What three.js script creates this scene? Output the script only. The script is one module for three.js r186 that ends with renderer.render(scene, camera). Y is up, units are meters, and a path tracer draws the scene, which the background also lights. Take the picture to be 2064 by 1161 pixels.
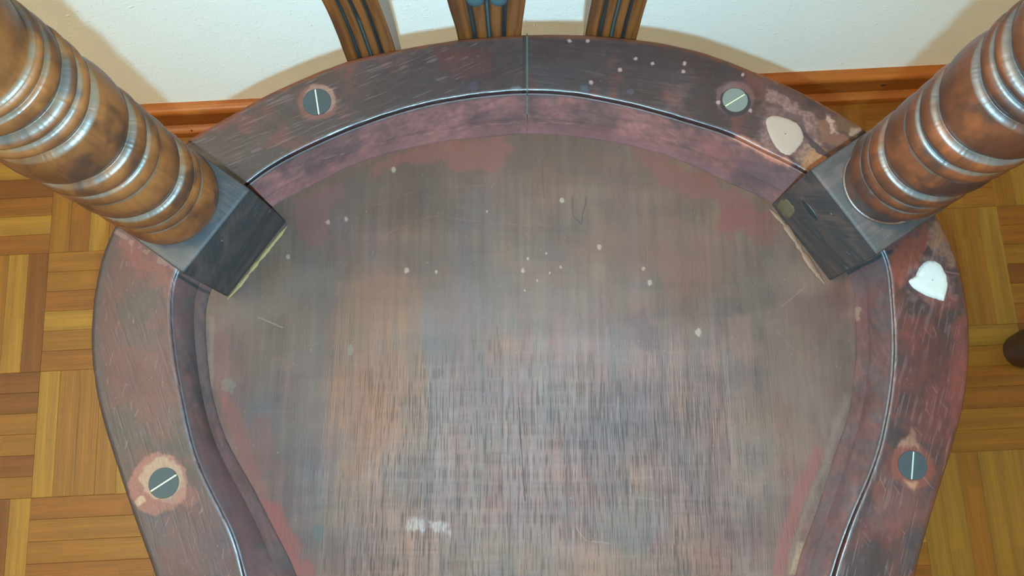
import * as THREE from 'three';
import { mergeGeometries, mergeVertices, toCreasedNormals } from 'three/addons/utils/BufferGeometryUtils.js';

// ------------------------------------------------------------ camera, lights, exposure
const scene = new THREE.Scene();
scene.background = new THREE.Color(0x0a0908);
const camera = new THREE.PerspectiveCamera(41.3077, 2064 / 1161, 0.01, 20);
const CAM_H = 0.8696;
camera.position.set(0, CAM_H, 0);
camera.rotation.set(-1.3724, 0, -0.04933, 'YXZ');
const renderer = new THREE.WebGLRenderer({ antialias: true });
renderer.toneMapping = THREE.LinearToneMapping;
renderer.toneMappingExposure = 1.0;
renderer.shadowMap.enabled = true;

// the camera's own flash, a small cool light two centimetres below the lens
const flash = new THREE.SpotLight(new THREE.Color().setRGB(0.41, 0.86, 1.14), 2.8, 0, 1.0, 1.0, 2);
flash.position.set(0.0, CAM_H - 0.0045, 0.0225);
flash.target.position.set(-0.02, 0.3, -0.10);
flash.castShadow = true; flash.shadow.radius = 0.15; flash.shadow.mapSize.set(2048, 2048);
flash.shadow.camera.near = 0.05; flash.shadow.camera.far = 4;
scene.add(flash, flash.target);
const LAMP_COLOUR = [1.05, 1.0, 0.74];
const LAMP_POWER = 9.2;

// ------------------------------------------------------------ helpers
let seedState = 20240;
function rnd() { seedState = (seedState * 1664525 + 1013904223) >>> 0; return seedState / 4294967296; }
const used = {};
function numbered(n) { const k = used[n] = (used[n] ?? -1) + 1; return k ? n + '_' + String(k).padStart(3, '0') : n; }
function mesh(name, geo, mat, parent = scene) {
  const m = new THREE.Mesh(geo, mat); m.name = numbered(name); m.castShadow = m.receiveShadow = true; parent.add(m); return m;
}
function struct(o) { o.userData.kind = 'structure'; return o; }
function tag(o, label, category, group) { o.userData.label = label; o.userData.category = category; if (group) o.userData.group = group; return o; }
const lerp = (a, b, t) => a + (b - a) * t;
const clamp = (x, a = 0, b = 1) => x < a ? a : x > b ? b : x;
const sstep = (a, b, x) => { const t = clamp((x - a) / (b - a)); return t * t * (3 - 2 * t); };
const toLin = (c) => c <= 0.04045 ? c / 12.92 : Math.pow((c + 0.055) / 1.055, 2.4);
const toS = (c) => c <= 0.0031308 ? c * 12.92 : 1.055 * Math.pow(c, 1 / 2.4) - 0.055;
function hash(x, y, s) { let h = Math.imul(x, 374761393) ^ Math.imul(y, 668265263) ^ Math.imul(s, 1442695041); h = Math.imul(h ^ (h >>> 13), 1274126177); return ((h ^ (h >>> 16)) >>> 0) / 4294967296; }
function vn(x, y, s = 0) {
  const xi = Math.floor(x), yi = Math.floor(y); let fx = x - xi, fy = y - yi;
  fx = fx * fx * (3 - 2 * fx); fy = fy * fy * (3 - 2 * fy);
  const a = hash(xi, yi, s), b = hash(xi + 1, yi, s), c = hash(xi, yi + 1, s), d = hash(xi + 1, yi + 1, s);
  return a + (b - a) * fx + (c - a) * fy + (a - b - c + d) * fx * fy;
}
const fbm = (x, y, s = 0) => 0.53 * vn(x, y, s) + 0.28 * vn(x * 2.1, y * 2.1, s + 7) + 0.19 * vn(x * 4.3, y * 4.3, s + 13);

// a painted surface in millimetres: colour (sRGB 0..255), relief (mm) and roughness per texel
class Paint {
  constructor(x0, z0, w, h, res) {
    Object.assign(this, { x0, z0, w, h, nx: res, nz: Math.round(res * h / w) });
    const n = this.nx * this.nz; this.c = new Float32Array(n * 3); this.b = new Float32Array(n); this.r = new Float32Array(n);
  }
  each(fn, bx0 = -1e9, bz0 = -1e9, bx1 = 1e9, bz1 = 1e9) {
    const s = this.w / this.nx;
    const i0 = Math.max(0, Math.floor((bx0 - this.x0) / s)), i1 = Math.min(this.nx - 1, Math.ceil((bx1 - this.x0) / s));
    const j0 = Math.max(0, Math.floor((bz0 - this.z0) / s)), j1 = Math.min(this.nz - 1, Math.ceil((bz1 - this.z0) / s));
    for (let j = j0; j <= j1; j++) for (let i = i0; i <= i1; i++) fn(this.x0 + (i + 0.5) * s, this.z0 + (j + 0.5) * s, j * this.nx + i);
  }
  mix(k, col, a) { const c = this.c, o = k * 3; c[o] += (col[0] - c[o]) * a; c[o + 1] += (col[1] - c[o + 1]) * a; c[o + 2] += (col[2] - c[o + 2]) * a; }
  // a filled outline with a ragged edge
  poly(pts, col, { op = 1, soft = 3, warp = 2, ws = 8, grain = 0, sx = 1, sz = 1, seed = 1, rough, bump = 0 } = {}) {
    let a = 1e9, b = 1e9, c = -1e9, d = -1e9;
    for (const [x, z] of pts) { a = Math.min(a, x); b = Math.min(b, z); c = Math.max(c, x); d = Math.max(d, z); }
    warp *= 1.7; soft *= 1.25; grain = Math.max(grain, .12); const m = soft + warp * 1.6, n = pts.length;
    this.each((x, z, k) => {
      const wx = x + (fbm(x / ws, z / ws, seed) - 0.5) * 2.4 * warp, wz = z + (fbm(x / ws + 31, z / ws, seed + 3) - 0.5) * 2.4 * warp;
      let ins = false, dd = 1e9;
      for (let i = 0, j = n - 1; i < n; j = i++) {
        const [xi, zi] = pts[i], [xj, zj] = pts[j];
        if ((zi > wz) !== (zj > wz) && wx < (xj - xi) * (wz - zi) / (zj - zi) + xi) ins = !ins;
        const ex = xj - xi, ez = zj - zi, t = clamp(((wx - xi) * ex + (wz - zi) * ez) / (ex * ex + ez * ez + 1e-9));
        const qx = wx - xi - ex * t, qz = wz - zi - ez * t; dd = Math.min(dd, qx * qx + qz * qz);
      }
      const sd = Math.sqrt(dd) * (ins ? -1 : 1);
      let al = op * sstep(soft * 0.5, -soft * 0.5, sd);
      if (al <= 0) return;
      const g = grain ? 1 - grain * fbm(x / (1.3 * sx), z / (1.3 * sz), seed + 9) * 1.5 : 1; al *= clamp(g);
      this.mix(k, col, al); this.b[k] += bump * al; if (rough !== undefined) this.r[k] = lerp(this.r[k], rough, al);
    }, a - m, b - m, c + m, d + m);
  }
  dot(x, z, r, col, o = {}) { const p = []; const rz = o.rz ?? r; for (let i = 0; i < 12; i++) p.push([x + r * Math.cos(i * 0.5236), z + rz * Math.sin(i * 0.5236)]); this.poly(p, col, { soft: Math.min(r, 1) * 0.8, warp: r * 0.25, ws: r * 1.2, ...o }); }
  // a stroke along a polyline
  line(pts, wd, col, { op = 1, soft = 0.5, warp = 0.4, ws = 6, dash = 0, seed = 2, rough, bump = 0 } = {}) {
    for (let s = 0; s < pts.length - 1; s++) {
      const [xa, za] = pts[s], [xb, zb] = pts[s + 1], m = wd + soft + warp * 1.5, ex = xb - xa, ez = zb - za, l2 = ex * ex + ez * ez + 1e-9, l = Math.sqrt(l2);
      this.each((x, z, k) => {
        const wx = x + (fbm(x / ws, z / ws, seed) - 0.5) * 2.4 * warp, wz = z + (fbm(x / ws + 31, z / ws, seed + 3) - 0.5) * 2.4 * warp;
        const t0 = ((wx - xa) * ex + (wz - za) * ez) / l2; if (t0 < -0.001 || t0 > 1.001) return;
        const qx = wx - xa - ex * t0, qz = wz - za - ez * t0, d = Math.sqrt(qx * qx + qz * qz);
        let al = op * sstep(wd * 0.5 + soft * 0.5, wd * 0.5 - soft * 0.5, d);
        if (dash) al *= sstep(dash - 0.12, dash + 0.12, fbm((t0 * l + s * 37) / 3, s, seed + 5));
        if (al <= 0) return;
        this.mix(k, col, al); this.b[k] += bump * al; if (rough !== undefined) this.r[k] = lerp(this.r[k], rough, al);
      }, Math.min(xa, xb) - m, Math.min(za, zb) - m, Math.max(xa, xb) + m, Math.max(za, zb) + m);
    }
  }
  tex(kind, fn) {
    const d = new Uint8Array(this.nx * this.nz * 4);
    for (let j = 0; j < this.nz; j++) for (let i = 0; i < this.nx; i++) { const k = j * this.nx + i; fn(k, d, k * 4); d[k * 4 + 3] = 255; }
    const t = new THREE.DataTexture(d, this.nx, this.nz, THREE.RGBAFormat); t.magFilter = THREE.LinearFilter; t.minFilter = THREE.LinearMipmapLinearFilter; t.generateMipmaps = true;
    if (kind === 'c') t.colorSpace = THREE.SRGBColorSpace; t.needsUpdate = true; return t;
  }
  // the colours were noted under the room's light; gain brings them to the wood's own colour
  maps(gain) {
    const lut = new Uint8Array(1024 * 3); for (let ch = 0; ch < 3; ch++) for (let i = 0; i < 1024; i++) lut[ch * 1024 + i] = Math.round(255 * clamp(toS(clamp(toLin(i / 1023) * gain[ch]))));
    const map = this.tex('c', (k, d, o) => { for (let ch = 0; ch < 3; ch++) d[o + ch] = lut[ch * 1024 + clamp(Math.round(this.c[k * 3 + ch] * 4.01), 0, 1023)]; });
    const bump = this.tex('b', (k, d, o) => { d[o] = d[o + 1] = d[o + 2] = clamp(128 + this.b[k] * 127.5, 0, 255); });   // 1 mm = half the range
    const rough = this.tex('r', (k, d, o) => { d[o] = d[o + 2] = 0; d[o + 1] = clamp(this.r[k] * 255, 0, 255); });
    return { map, bumpMap: bump, bumpScale: 0.002, roughnessMap: rough, roughness: 1 };
  }
  uv(geo) {                                                   // plan view coordinates in metres -> uv
    const p = geo.attributes.position, u = new Float32Array(p.count * 2);
    for (let i = 0; i < p.count; i++) { u[i * 2] = (p.getX(i) * 1000 - this.x0) / this.w; u[i * 2 + 1] = (p.getZ(i) * 1000 - this.z0) / this.h; }
    geo.setAttribute('uv', new THREE.BufferAttribute(u, 2)); return geo;
  }
}

// ------------------------------------------------------------ the room
const WALL_Z = -0.405, RX0 = -1.9, RX1 = 2.1, RZ1 = 3.0, RH = 2.45;
const SW = 0.0233, GX = -0.54324, GZ = -0.24433;              // parquet strip width and a corner of its grid

function squareTex(n, fn, srgb) {
  const d = new Uint8Array(n * n * 4);
  for (let j = 0; j < n; j++) for (let i = 0; i < n; i++) { const v = fn(i / n, j / n, i, j), o = (j * n + i) * 4; for (let c = 0; c < 3; c++) d[o + c] = clamp(v[c] ?? v[0], 0, 1) * 255; d[o + 3] = 255; }
  const t = new THREE.DataTexture(d, n, n, THREE.RGBAFormat); t.wrapS = t.wrapT = THREE.RepeatWrapping; t.magFilter = THREE.LinearFilter; t.minFilter = THREE.LinearMipmapLinearFilter; t.generateMipmaps = true;
  if (srgb) t.colorSpace = THREE.SRGBColorSpace; t.needsUpdate = true; return t;
}
// painted woodchip wall: small flat crumbs and brush grain under white paint
const wallBump = squareTex(1024, (u, v) => {
  let h = 0.35 + 0.25 * fbm(u * 60, v * 90, 3) + 0.1 * vn(u * 220, v * 300, 5);
  const c = vn(u * 110, v * 170, 21); h += 0.55 * sstep(0.86, 0.97, c) ;
  return [h];
});
const wallMat = new THREE.MeshStandardMaterial({ color: new THREE.Color().setRGB(0.83, 0.83, 0.80), roughness: 0.8, bumpMap: wallBump, bumpScale: 0.0004 });
const plainWall = new THREE.MeshStandardMaterial({ color: new THREE.Color().setRGB(0.83, 0.81, 0.76), roughness: 0.9 });
function box(x0, y0, z0, x1, y1, z1) { const g = new THREE.BoxGeometry(x1 - x0, y1 - y0, z1 - z0); g.translate((x0 + x1) / 2, (y0 + y1) / 2, (z0 + z1) / 2); return g; }
{
  const g = box(RX0 - 0.1, -0.05, WALL_Z - 0.1, RX1 + 0.1, RH, WALL_Z);
  const p = g.attributes.position, uv = g.attributes.uv; for (let i = 0; i < p.count; i++) uv.setXY(i, p.getX(i) / 0.30, p.getY(i) / 0.30);
  struct(mesh('wall_back', g, wallMat)).userData.label = 'white painted wall with a fine grainy plaster texture';
  struct(mesh('wall_left', box(RX0 - 0.1, -0.05, WALL_Z, RX0, RH, RZ1), plainWall));
  struct(mesh('wall_right', box(RX1, -0.05, WALL_Z, RX1 + 0.1, RH, RZ1), plainWall));
  struct(mesh('wall_front', box(RX0 - 0.1, -0.05, RZ1, RX1 + 0.1, RH, RZ1 + 0.1), plainWall));
  struct(mesh('ceiling', box(RX0 - 0.1, RH, WALL_Z - 0.1, RX1 + 0.1, RH + 0.1, RZ1 + 0.1), plainWall));
}
// wood grain shared by parquet, skirting and the like: light and dark fibres along v
const grainTex = squareTex(1024, (u, v) => {
  const w = u + 0.02 * fbm(u * 3, v * 4, 40), f = fbm(w * 34, v * 3, 41), fine = vn(w * 190, v * 12, 43), pore = sstep(0.80, 0.95, vn(w * 260, v * 22, 47));
  const band = 0.5 + 0.5 * Math.sin((w * 4 + 1.6 * fbm(w * 4, v * 1.3, 44)) * 6.283);
  const k = 0.82 + 0.14 * (f - 0.5) + 0.09 * (fine - 0.5) + 0.06 * (band - 0.5) - 0.12 * pore;
  return [k * 1.02, k * 0.98, k * 0.92];
}, true);
const woodBump = squareTex(512, (u, v) => [0.5 + 0.35 * (vn(u * 150, v * 9, 61) - 0.5) + 0.3 * (fbm(u * 6, v * 5, 62) - 0.5)]);
function varnished(r, g, b, rough = 0.38) {
  return new THREE.MeshPhysicalMaterial({ color: new THREE.Color().setRGB(r, g, b), map: grainTex, roughness: rough, bumpMap: woodBump, bumpScale: 0.0002, specularIntensity: 0.7 });
}
// ---- mosaic parquet: blocks of six strips, turned by 90 degrees from block to block
const TONES = { light: [0.2646, 0.1404, 0.0173], mid: [0.2117, 0.0918, 0.0092], warm: [0.1940, 0.0729, 0.0065], dark: [0.1411, 0.0475, 0.0042], olive: [0.2234, 0.1215, 0.0162] };
const toneMats = Object.fromEntries(Object.entries(TONES).map(([k, c]) => [k, varnished(...c)]));
const KNOWN = {   // strips whose tone the photograph shows, by block column, block row: from left or top
  '0,0': ['mid', 'mid', 'warm', 'light', 'mid', 'warm'], '-1,0': ['warm', 'mid', 'mid', 'mid', 'light', 'dark'], '0,1': ['light', 'mid', 'mid', 'mid', 'light', 'mid'],
  '-1,1': ['dark', 'dark', 'mid', 'mid', 'dark', 'mid'], '-1,2': ['mid', 'mid', 'mid', 'mid', 'dark', 'light'], '0,2': ['warm', 'mid', 'mid', 'warm', 'mid', 'mid'],
  '0,-1': ['mid', 'warm', 'light', 'mid', 'warm', 'mid'], '-1,-1': ['mid', 'light', 'dark', 'warm', 'light', 'warm'],
  '7,0': ['mid', 'warm', 'light', 'mid', 'mid', 'olive'], '8,0': ['warm', 'warm', 'mid', 'dark', 'mid', 'warm'], '7,1': ['olive', 'mid', 'warm', 'warm', 'mid', 'mid'],
  '7,2': ['olive', 'olive', 'mid', 'olive', 'olive', 'olive'], '8,-1': ['mid', 'olive', 'mid', 'mid', 'warm', 'mid'], '7,-1': ['warm', 'mid', 'mid', 'warm', 'warm', 'mid'], '6,-1': ['warm', 'warm', 'warm', 'dark', 'warm', 'mid'],
};
function stripGeo(variant) {                                  // length along z, chamfered top edges
  const w = SW / 2 - 0.00006, l = SW * 3 - 0.00006, c = 0.00025, h = 0.008, P = [], U = [], I = [];
  const du = hash(variant, 3, 9), dv = hash(variant, 5, 9), rings = [[w, l, -h], [w, l, -c], [w - c, l - c, 0]];
  for (const [a, b, y] of rings) for (const [sx, sz] of [[-1, -1], [1, -1], [1, 1], [-1, 1]]) { P.push(sx * a, y, sz * b); U.push(du + (sx * a) / 0.09, dv + (sz * b) / 0.30); }
  for (let r = 0; r < 2; r++) for (let k = 0; k < 4; k++) { const a = r * 4 + k, b = r * 4 + (k + 1) % 4; I.push(a, a + 4, b, b, a + 4, b + 4); }
  I.push(8, 11, 9, 9, 11, 10);
  let g = new THREE.BufferGeometry(); g.setAttribute('position', new THREE.Float32BufferAttribute(P, 3)); g.setAttribute('uv', new THREE.Float32BufferAttribute(U, 2)); g.setIndex(I);
  g = g.toNonIndexed(); g.computeVertexNormals(); return g;
}
const stripGeos = Array.from({ length: 10 }, (_, i) => stripGeo(i));
const CH = { x: 0.0074, z: -0.054, a: -0.0496 };              // where the chair stands and how far it is turned
const toLocal = (X, Z) => { const c = Math.cos(CH.a), s = Math.sin(CH.a), dx = X - CH.x, dz = Z - CH.z; return [c * dx - s * dz, s * dx + c * dz]; };

// outlines of the seat in plan (millimetres, x to the right, z towards the front), as a radius around a point
const PC = [0, 20];
function polar(pts, smooth = 2) {
  const N = 720, raw = pts.map(([x, z]) => [Math.atan2(x - PC[0], -(z - PC[1])), Math.hypot(x - PC[0], z - PC[1])]).sort((a, b) => a[0] - b[0]);
  const ext = [...raw.slice(-3).map(([a, r]) => [a - 2 * Math.PI, r]), ...raw, ...raw.slice(0, 3).map(([a, r]) => [a + 2 * Math.PI, r])];
  let tab = new Float64Array(N);
  for (let i = 0; i < N; i++) {
    const a = -Math.PI + (i + 0.5) * 2 * Math.PI / N; let k = 1; while (k < ext.length - 3 && ext[k + 1][0] < a) k++;
    const [a0, r0] = ext[k - 1], [a1, r1] = ext[k], [a2, r2] = ext[k + 1], [a3, r3] = ext[k + 2], t = (a - a1) / (a2 - a1);
    const m1 = (r2 - r0) / (a2 - a0) * (a2 - a1), m2 = (r3 - r1) / (a3 - a1) * (a2 - a1), t2 = t * t, t3 = t2 * t;
    tab[i] = (2 * t3 - 3 * t2 + 1) * r1 + (t3 - 2 * t2 + t) * m1 + (-2 * t3 + 3 * t2) * r2 + (t3 - t2) * m2;
  }
  for (let s = 0; s < smooth; s++) { const o = tab.slice(); for (let i = 0; i < N; i++) { let q = 0; for (let k = -6; k <= 6; k++) q += o[(i + k + N) % N] * (7 - Math.abs(k)); tab[i] = q / 49; } }
  return (a) => { let f = ((a + Math.PI) / (2 * Math.PI)) * N - 0.5; f = (f % N + N) % N; const i = Math.floor(f); return lerp(tab[i], tab[(i + 1) % N], f - i); };
}
const FRONT_O = [[195, 150], [186, 180], [180, 208], [160, 226], [110, 232], [50, 234], [0, 235], [-50, 234], [-110, 232], [-160, 226], [-180, 208], [-184, 180], [-190, 150]];
const FRONT_I = [[153, 145], [146, 165], [138, 182], [118, 191], [80, 195], [40, 197], [0, 198], [-40, 197], [-80, 195], [-118, 191], [-136, 182], [-140, 165], [-144, 145]];
const FRONT_B = [[136, 145], [130, 160], [120, 170], [100, 176], [60, 179], [0, 180], [-60, 179], [-100, 176], [-114, 170], [-117, 160], [-119, 145]];
const OUT = polar([...[[-198.3,124.4],[-213.4,92.6],[-225.6,65.2],[-234.7,43.9],[-241.8,22.2],[-245.9,2.8],[-247.4,-14.1],[-247.6,-28.4],[-245.8,-45.8],[-241.5,-64.9],[-200.8,-121.8],[-181.0,-133.7],[-166.9,-143.8],[-138.0,-159.0],[-110.2,-171.2],[-78.9,-178.9],[-42.9,-185.3],[-2.2,-188.5],[35.4,-188.3],[68.4,-184.9],[101.0,-178.2],[136.0,-163.8],[164.6,-150.0],[186.9,-135.1],[199.3,-127.2],[234.5,-76.1],[241.2,-59.8],[245.9,-39.5],[247.3,-19.6],[246.1,0.0],[242.2,22.0],[236.8,40.8],[229.3,59.3],[220.4,80.1],[211.6,100.5],[203.3,123.2]], ...FRONT_O]);
const INN = polar([...[[-150.4,124.2],[-157.7,103.9],[-169.9,83.4],[-177.7,70.4],[-184.5,54.6],[-190.2,35.8],[-194.9,19.4],[-199.4,0.0],[-202.6,-19.8],[-202.7,-34.1],[-201.8,-39.9],[-164.3,-93.4],[-146.8,-107.1],[-124.0,-119.4],[-92.2,-133.4],[-62.9,-142.8],[-33.4,-148.4],[-2.3,-151.2],[25.9,-149.8],[55.3,-144.0],[93.1,-132.9],[121.8,-122.8],[138.7,-113.2],[166.4,-97.2],[203.7,-51.1],[204.9,-28.1],[204.1,-2.8],[201.2,19.3],[196.6,38.2],[190.9,56.8],[184.1,72.4],[174.5,90.5],[166.5,108.2],[160.5,123.4]], ...FRONT_I]);
const BAND = polar([...[[-124.8,125.8],[-136.8,105.0],[-149.1,84.1],[-161.4,65.4],[-171.0,49.1],[-178.1,29.8],[-184.0,1.6],[-186.0,-15.7],[-186.0,-27.4],[-152.8,-82.0],[-137.0,-90.6],[-119.7,-100.5],[-102.2,-109.2],[-78.5,-117.0],[-48.7,-123.3],[-18.8,-126.4],[-0.8,-128.0],[26.2,-126.3],[56.0,-121.4],[79.6,-115.1],[105.8,-104.0],[123.0,-94.7],[140.2,-87.0],[187.2,-38.8],[187.2,-15.6],[186.6,1.6],[182.7,24.0],[178.0,43.3],[173.4,52.0],[164.2,74.5],[147.9,111.3],[143.2,125.0]], ...FRONT_B]);
const inSeat = (x, z, k = 1) => Math.hypot(x - PC[0], z - PC[1]) < k * OUT(Math.atan2(x - PC[0], -(z - PC[1])));

// ---- floor
const floor = struct(new THREE.Group()); floor.name = 'floor'; scene.add(floor);
floor.userData.label = 'varnished oak mosaic parquet in blocks of six strips';
{
  mesh('screed', box(RX0 - 0.1, -0.06, WALL_Z - 0.1, RX1 + 0.1, -0.0075, RZ1 + 0.1), new THREE.MeshStandardMaterial({ color: 0x5a3a1c, roughness: 0.9 }), floor);
  const near = [], far = [];
  const names = Object.keys(TONES);
  for (let bx = -10; bx < 19; bx++) for (let by = -2; by < 24; by++) for (let k = 0; k < 6; k++) {
    const flat = ((bx + by) % 2 + 2) % 2 === 0;               // strips run left to right
    const x = GX + (bx * 6 + (flat ? 3 : k + 0.5)) * SW, z = GZ + (by * 6 + (flat ? k + 0.5 : 3)) * SW;
    if (x < RX0 - 0.05 || x > RX1 + 0.05 || z < WALL_Z - 0.09 || z > RZ1 + 0.05) continue;
    const h = hash(bx * 6 + k, by, 77), tone = KNOWN[bx + ',' + by]?.[k] ?? (h < 0.16 ? 'light' : h < 0.5 ? 'mid' : h < 0.76 ? 'warm' : h < 0.9 ? 'dark' : 'olive');
    const q = (CAM_H - 0.445) / CAM_H, [lx, lz] = toLocal(x * q, z * q);
    const seen = x > -0.66 && x < 0.66 && z > -0.39 && z < 0.26 && !inSeat(lx * 1000, lz * 1000, 0.86);
    const turn = (flat ? Math.PI / 2 : 0) + (hash(bx, by * 6 + k, 5) < 0.5 ? Math.PI : 0), lift = -0.00025 * hash(bx * 6 + k, by, 31), v = Math.floor(hash(bx * 6 + k, by, 8) * 10);
    (seen && near.length < 300 ? near : far).push({ x, z, tone, turn, lift, v });
  }
  for (const s of near) { const m = mesh('parquet_strip', stripGeos[s.v], toneMats[s.tone], floor); m.position.set(s.x, s.lift, s.z); m.rotation.y = s.turn; }
  for (const tn of names) {                                   // the strips the photograph does not show, joined by tone
    const gs = far.filter((s) => s.tone === tn).map((s) => stripGeos[s.v].clone().applyMatrix4(new THREE.Matrix4().makeRotationY(s.turn).setPosition(s.x, s.lift, s.z)));
    const m = mesh('parquet_field', mergeGeometries(gs), toneMats[tn], floor); m.userData.kind = 'stuff';
  }
  console.log('parquet strips', near.length, far.length);
}
// ---- skirting with a small moulding in front of it
{
  const skMat = varnished(0.34, 0.105, 0.017, 0.36);
  const along = (shape, mat, name, parent) => {               // a profile (z out from the wall, y up) run along the wall
    const g = new THREE.ExtrudeGeometry(shape, { depth: RX1 - RX0, bevelEnabled: false, curveSegments: 10 });
    g.rotateY(Math.PI / 2); g.translate(RX0, 0, WALL_Z);      // extrusion along +x, profile x -> -z
    const p = g.attributes.position, uv = g.attributes.uv; for (let i = 0; i < p.count; i++) uv.setXY(i, (p.getY(i) * 1.3 + p.getZ(i) * 1.1) / 0.11, p.getX(i) / 0.42);
    return mesh(name, toCreasedNormals(g, 0.5), mat, parent);
  };
  const s = new THREE.Shape(); s.moveTo(0, 0); s.lineTo(0, 0.0455); s.lineTo(-0.004, 0.0455); s.absarc(-0.0075, 0.0395, 0.006, 1.3, Math.PI, false); s.lineTo(-0.0135, 0);
  const sk = struct(along(s, skMat, 'baseboard_back', scene)); sk.userData.label = 'orange-brown varnished wooden skirting board along the white wall';
  const q = new THREE.Shape(); q.moveTo(-0.0135, 0); q.lineTo(-0.0135, 0.0125); q.lineTo(-0.016, 0.0125); q.absarc(-0.0175, 0.006, 0.0068, 1.35, Math.PI, false); q.lineTo(-0.0243, 0);
  const tr = struct(along(q, varnished(0.32, 0.10, 0.017, 0.36), 'trim_1', scene)); tr.userData.label = 'thin rounded wooden moulding strip at the foot of the skirting board';
  const nailMat = new THREE.MeshStandardMaterial({ color: 0x15120f, roughness: 0.6, metalness: 0.3 });
  const nail = mesh('nail', mergeGeometries([new THREE.CylinderGeometry(0.0013, 0.0013, 0.003, 12).rotateX(Math.PI / 2), new THREE.TorusGeometry(0.0014, 0.0005, 6, 14).translate(0, 0, 0.0015), box(-0.0005, 0.0004, 0, 0.0042, 0.0012, 0.0017)].map((g) => { g = g.index ? g.toNonIndexed() : g; return g; })), nailMat, sk);
  nail.position.set(0.449, 0.028, WALL_Z + 0.0128);
  const knot = mesh('nail', new THREE.CylinderGeometry(0.0011, 0.0011, 0.002, 12), nailMat, tr); knot.position.set(-0.3745, 0.0112, WALL_Z + 0.0205); knot.rotation.x = 0.7;
}
// ---- ceiling lamp on a short cord near the wall that gives it its warm light
{
  const lamp = new THREE.Group(); lamp.name = 'pendant_lamp'; scene.add(lamp); lamp.position.set(-0.55, RH, -0.14);
  tag(lamp, 'round white glass pendant lamp glowing warm on a thin cord', 'lamp');
  const metal = new THREE.MeshStandardMaterial({ color: 0xd8d2c4, roughness: 0.4, metalness: 0.6 });
  mesh('mount', new THREE.CylinderGeometry(0.05, 0.06, 0.03, 32).translate(0, -0.015, 0), metal, lamp);
  mesh('cord', new THREE.CylinderGeometry(0.003, 0.003, 0.05, 8).translate(0, -0.045, 0), metal, lamp);
  mesh('socket', new THREE.CylinderGeometry(0.025, 0.03, 0.05, 24).translate(0, -0.085, 0), metal, lamp);
  const glow = new THREE.MeshStandardMaterial({ color: 0xffffff, roughness: 0.5, emissive: new THREE.Color().setRGB(...LAMP_COLOUR), emissiveIntensity: 3 });
  mesh('shade', new THREE.SphereGeometry(0.16, 32, 20).translate(0, -0.26, 0), glow, lamp);
  const l = new THREE.PointLight(new THREE.Color().setRGB(...LAMP_COLOUR), LAMP_POWER, 0, 2); l.position.set(0, -0.26, 0); l.castShadow = true; l.shadow.radius = 14; lamp.add(l);
}
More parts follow.
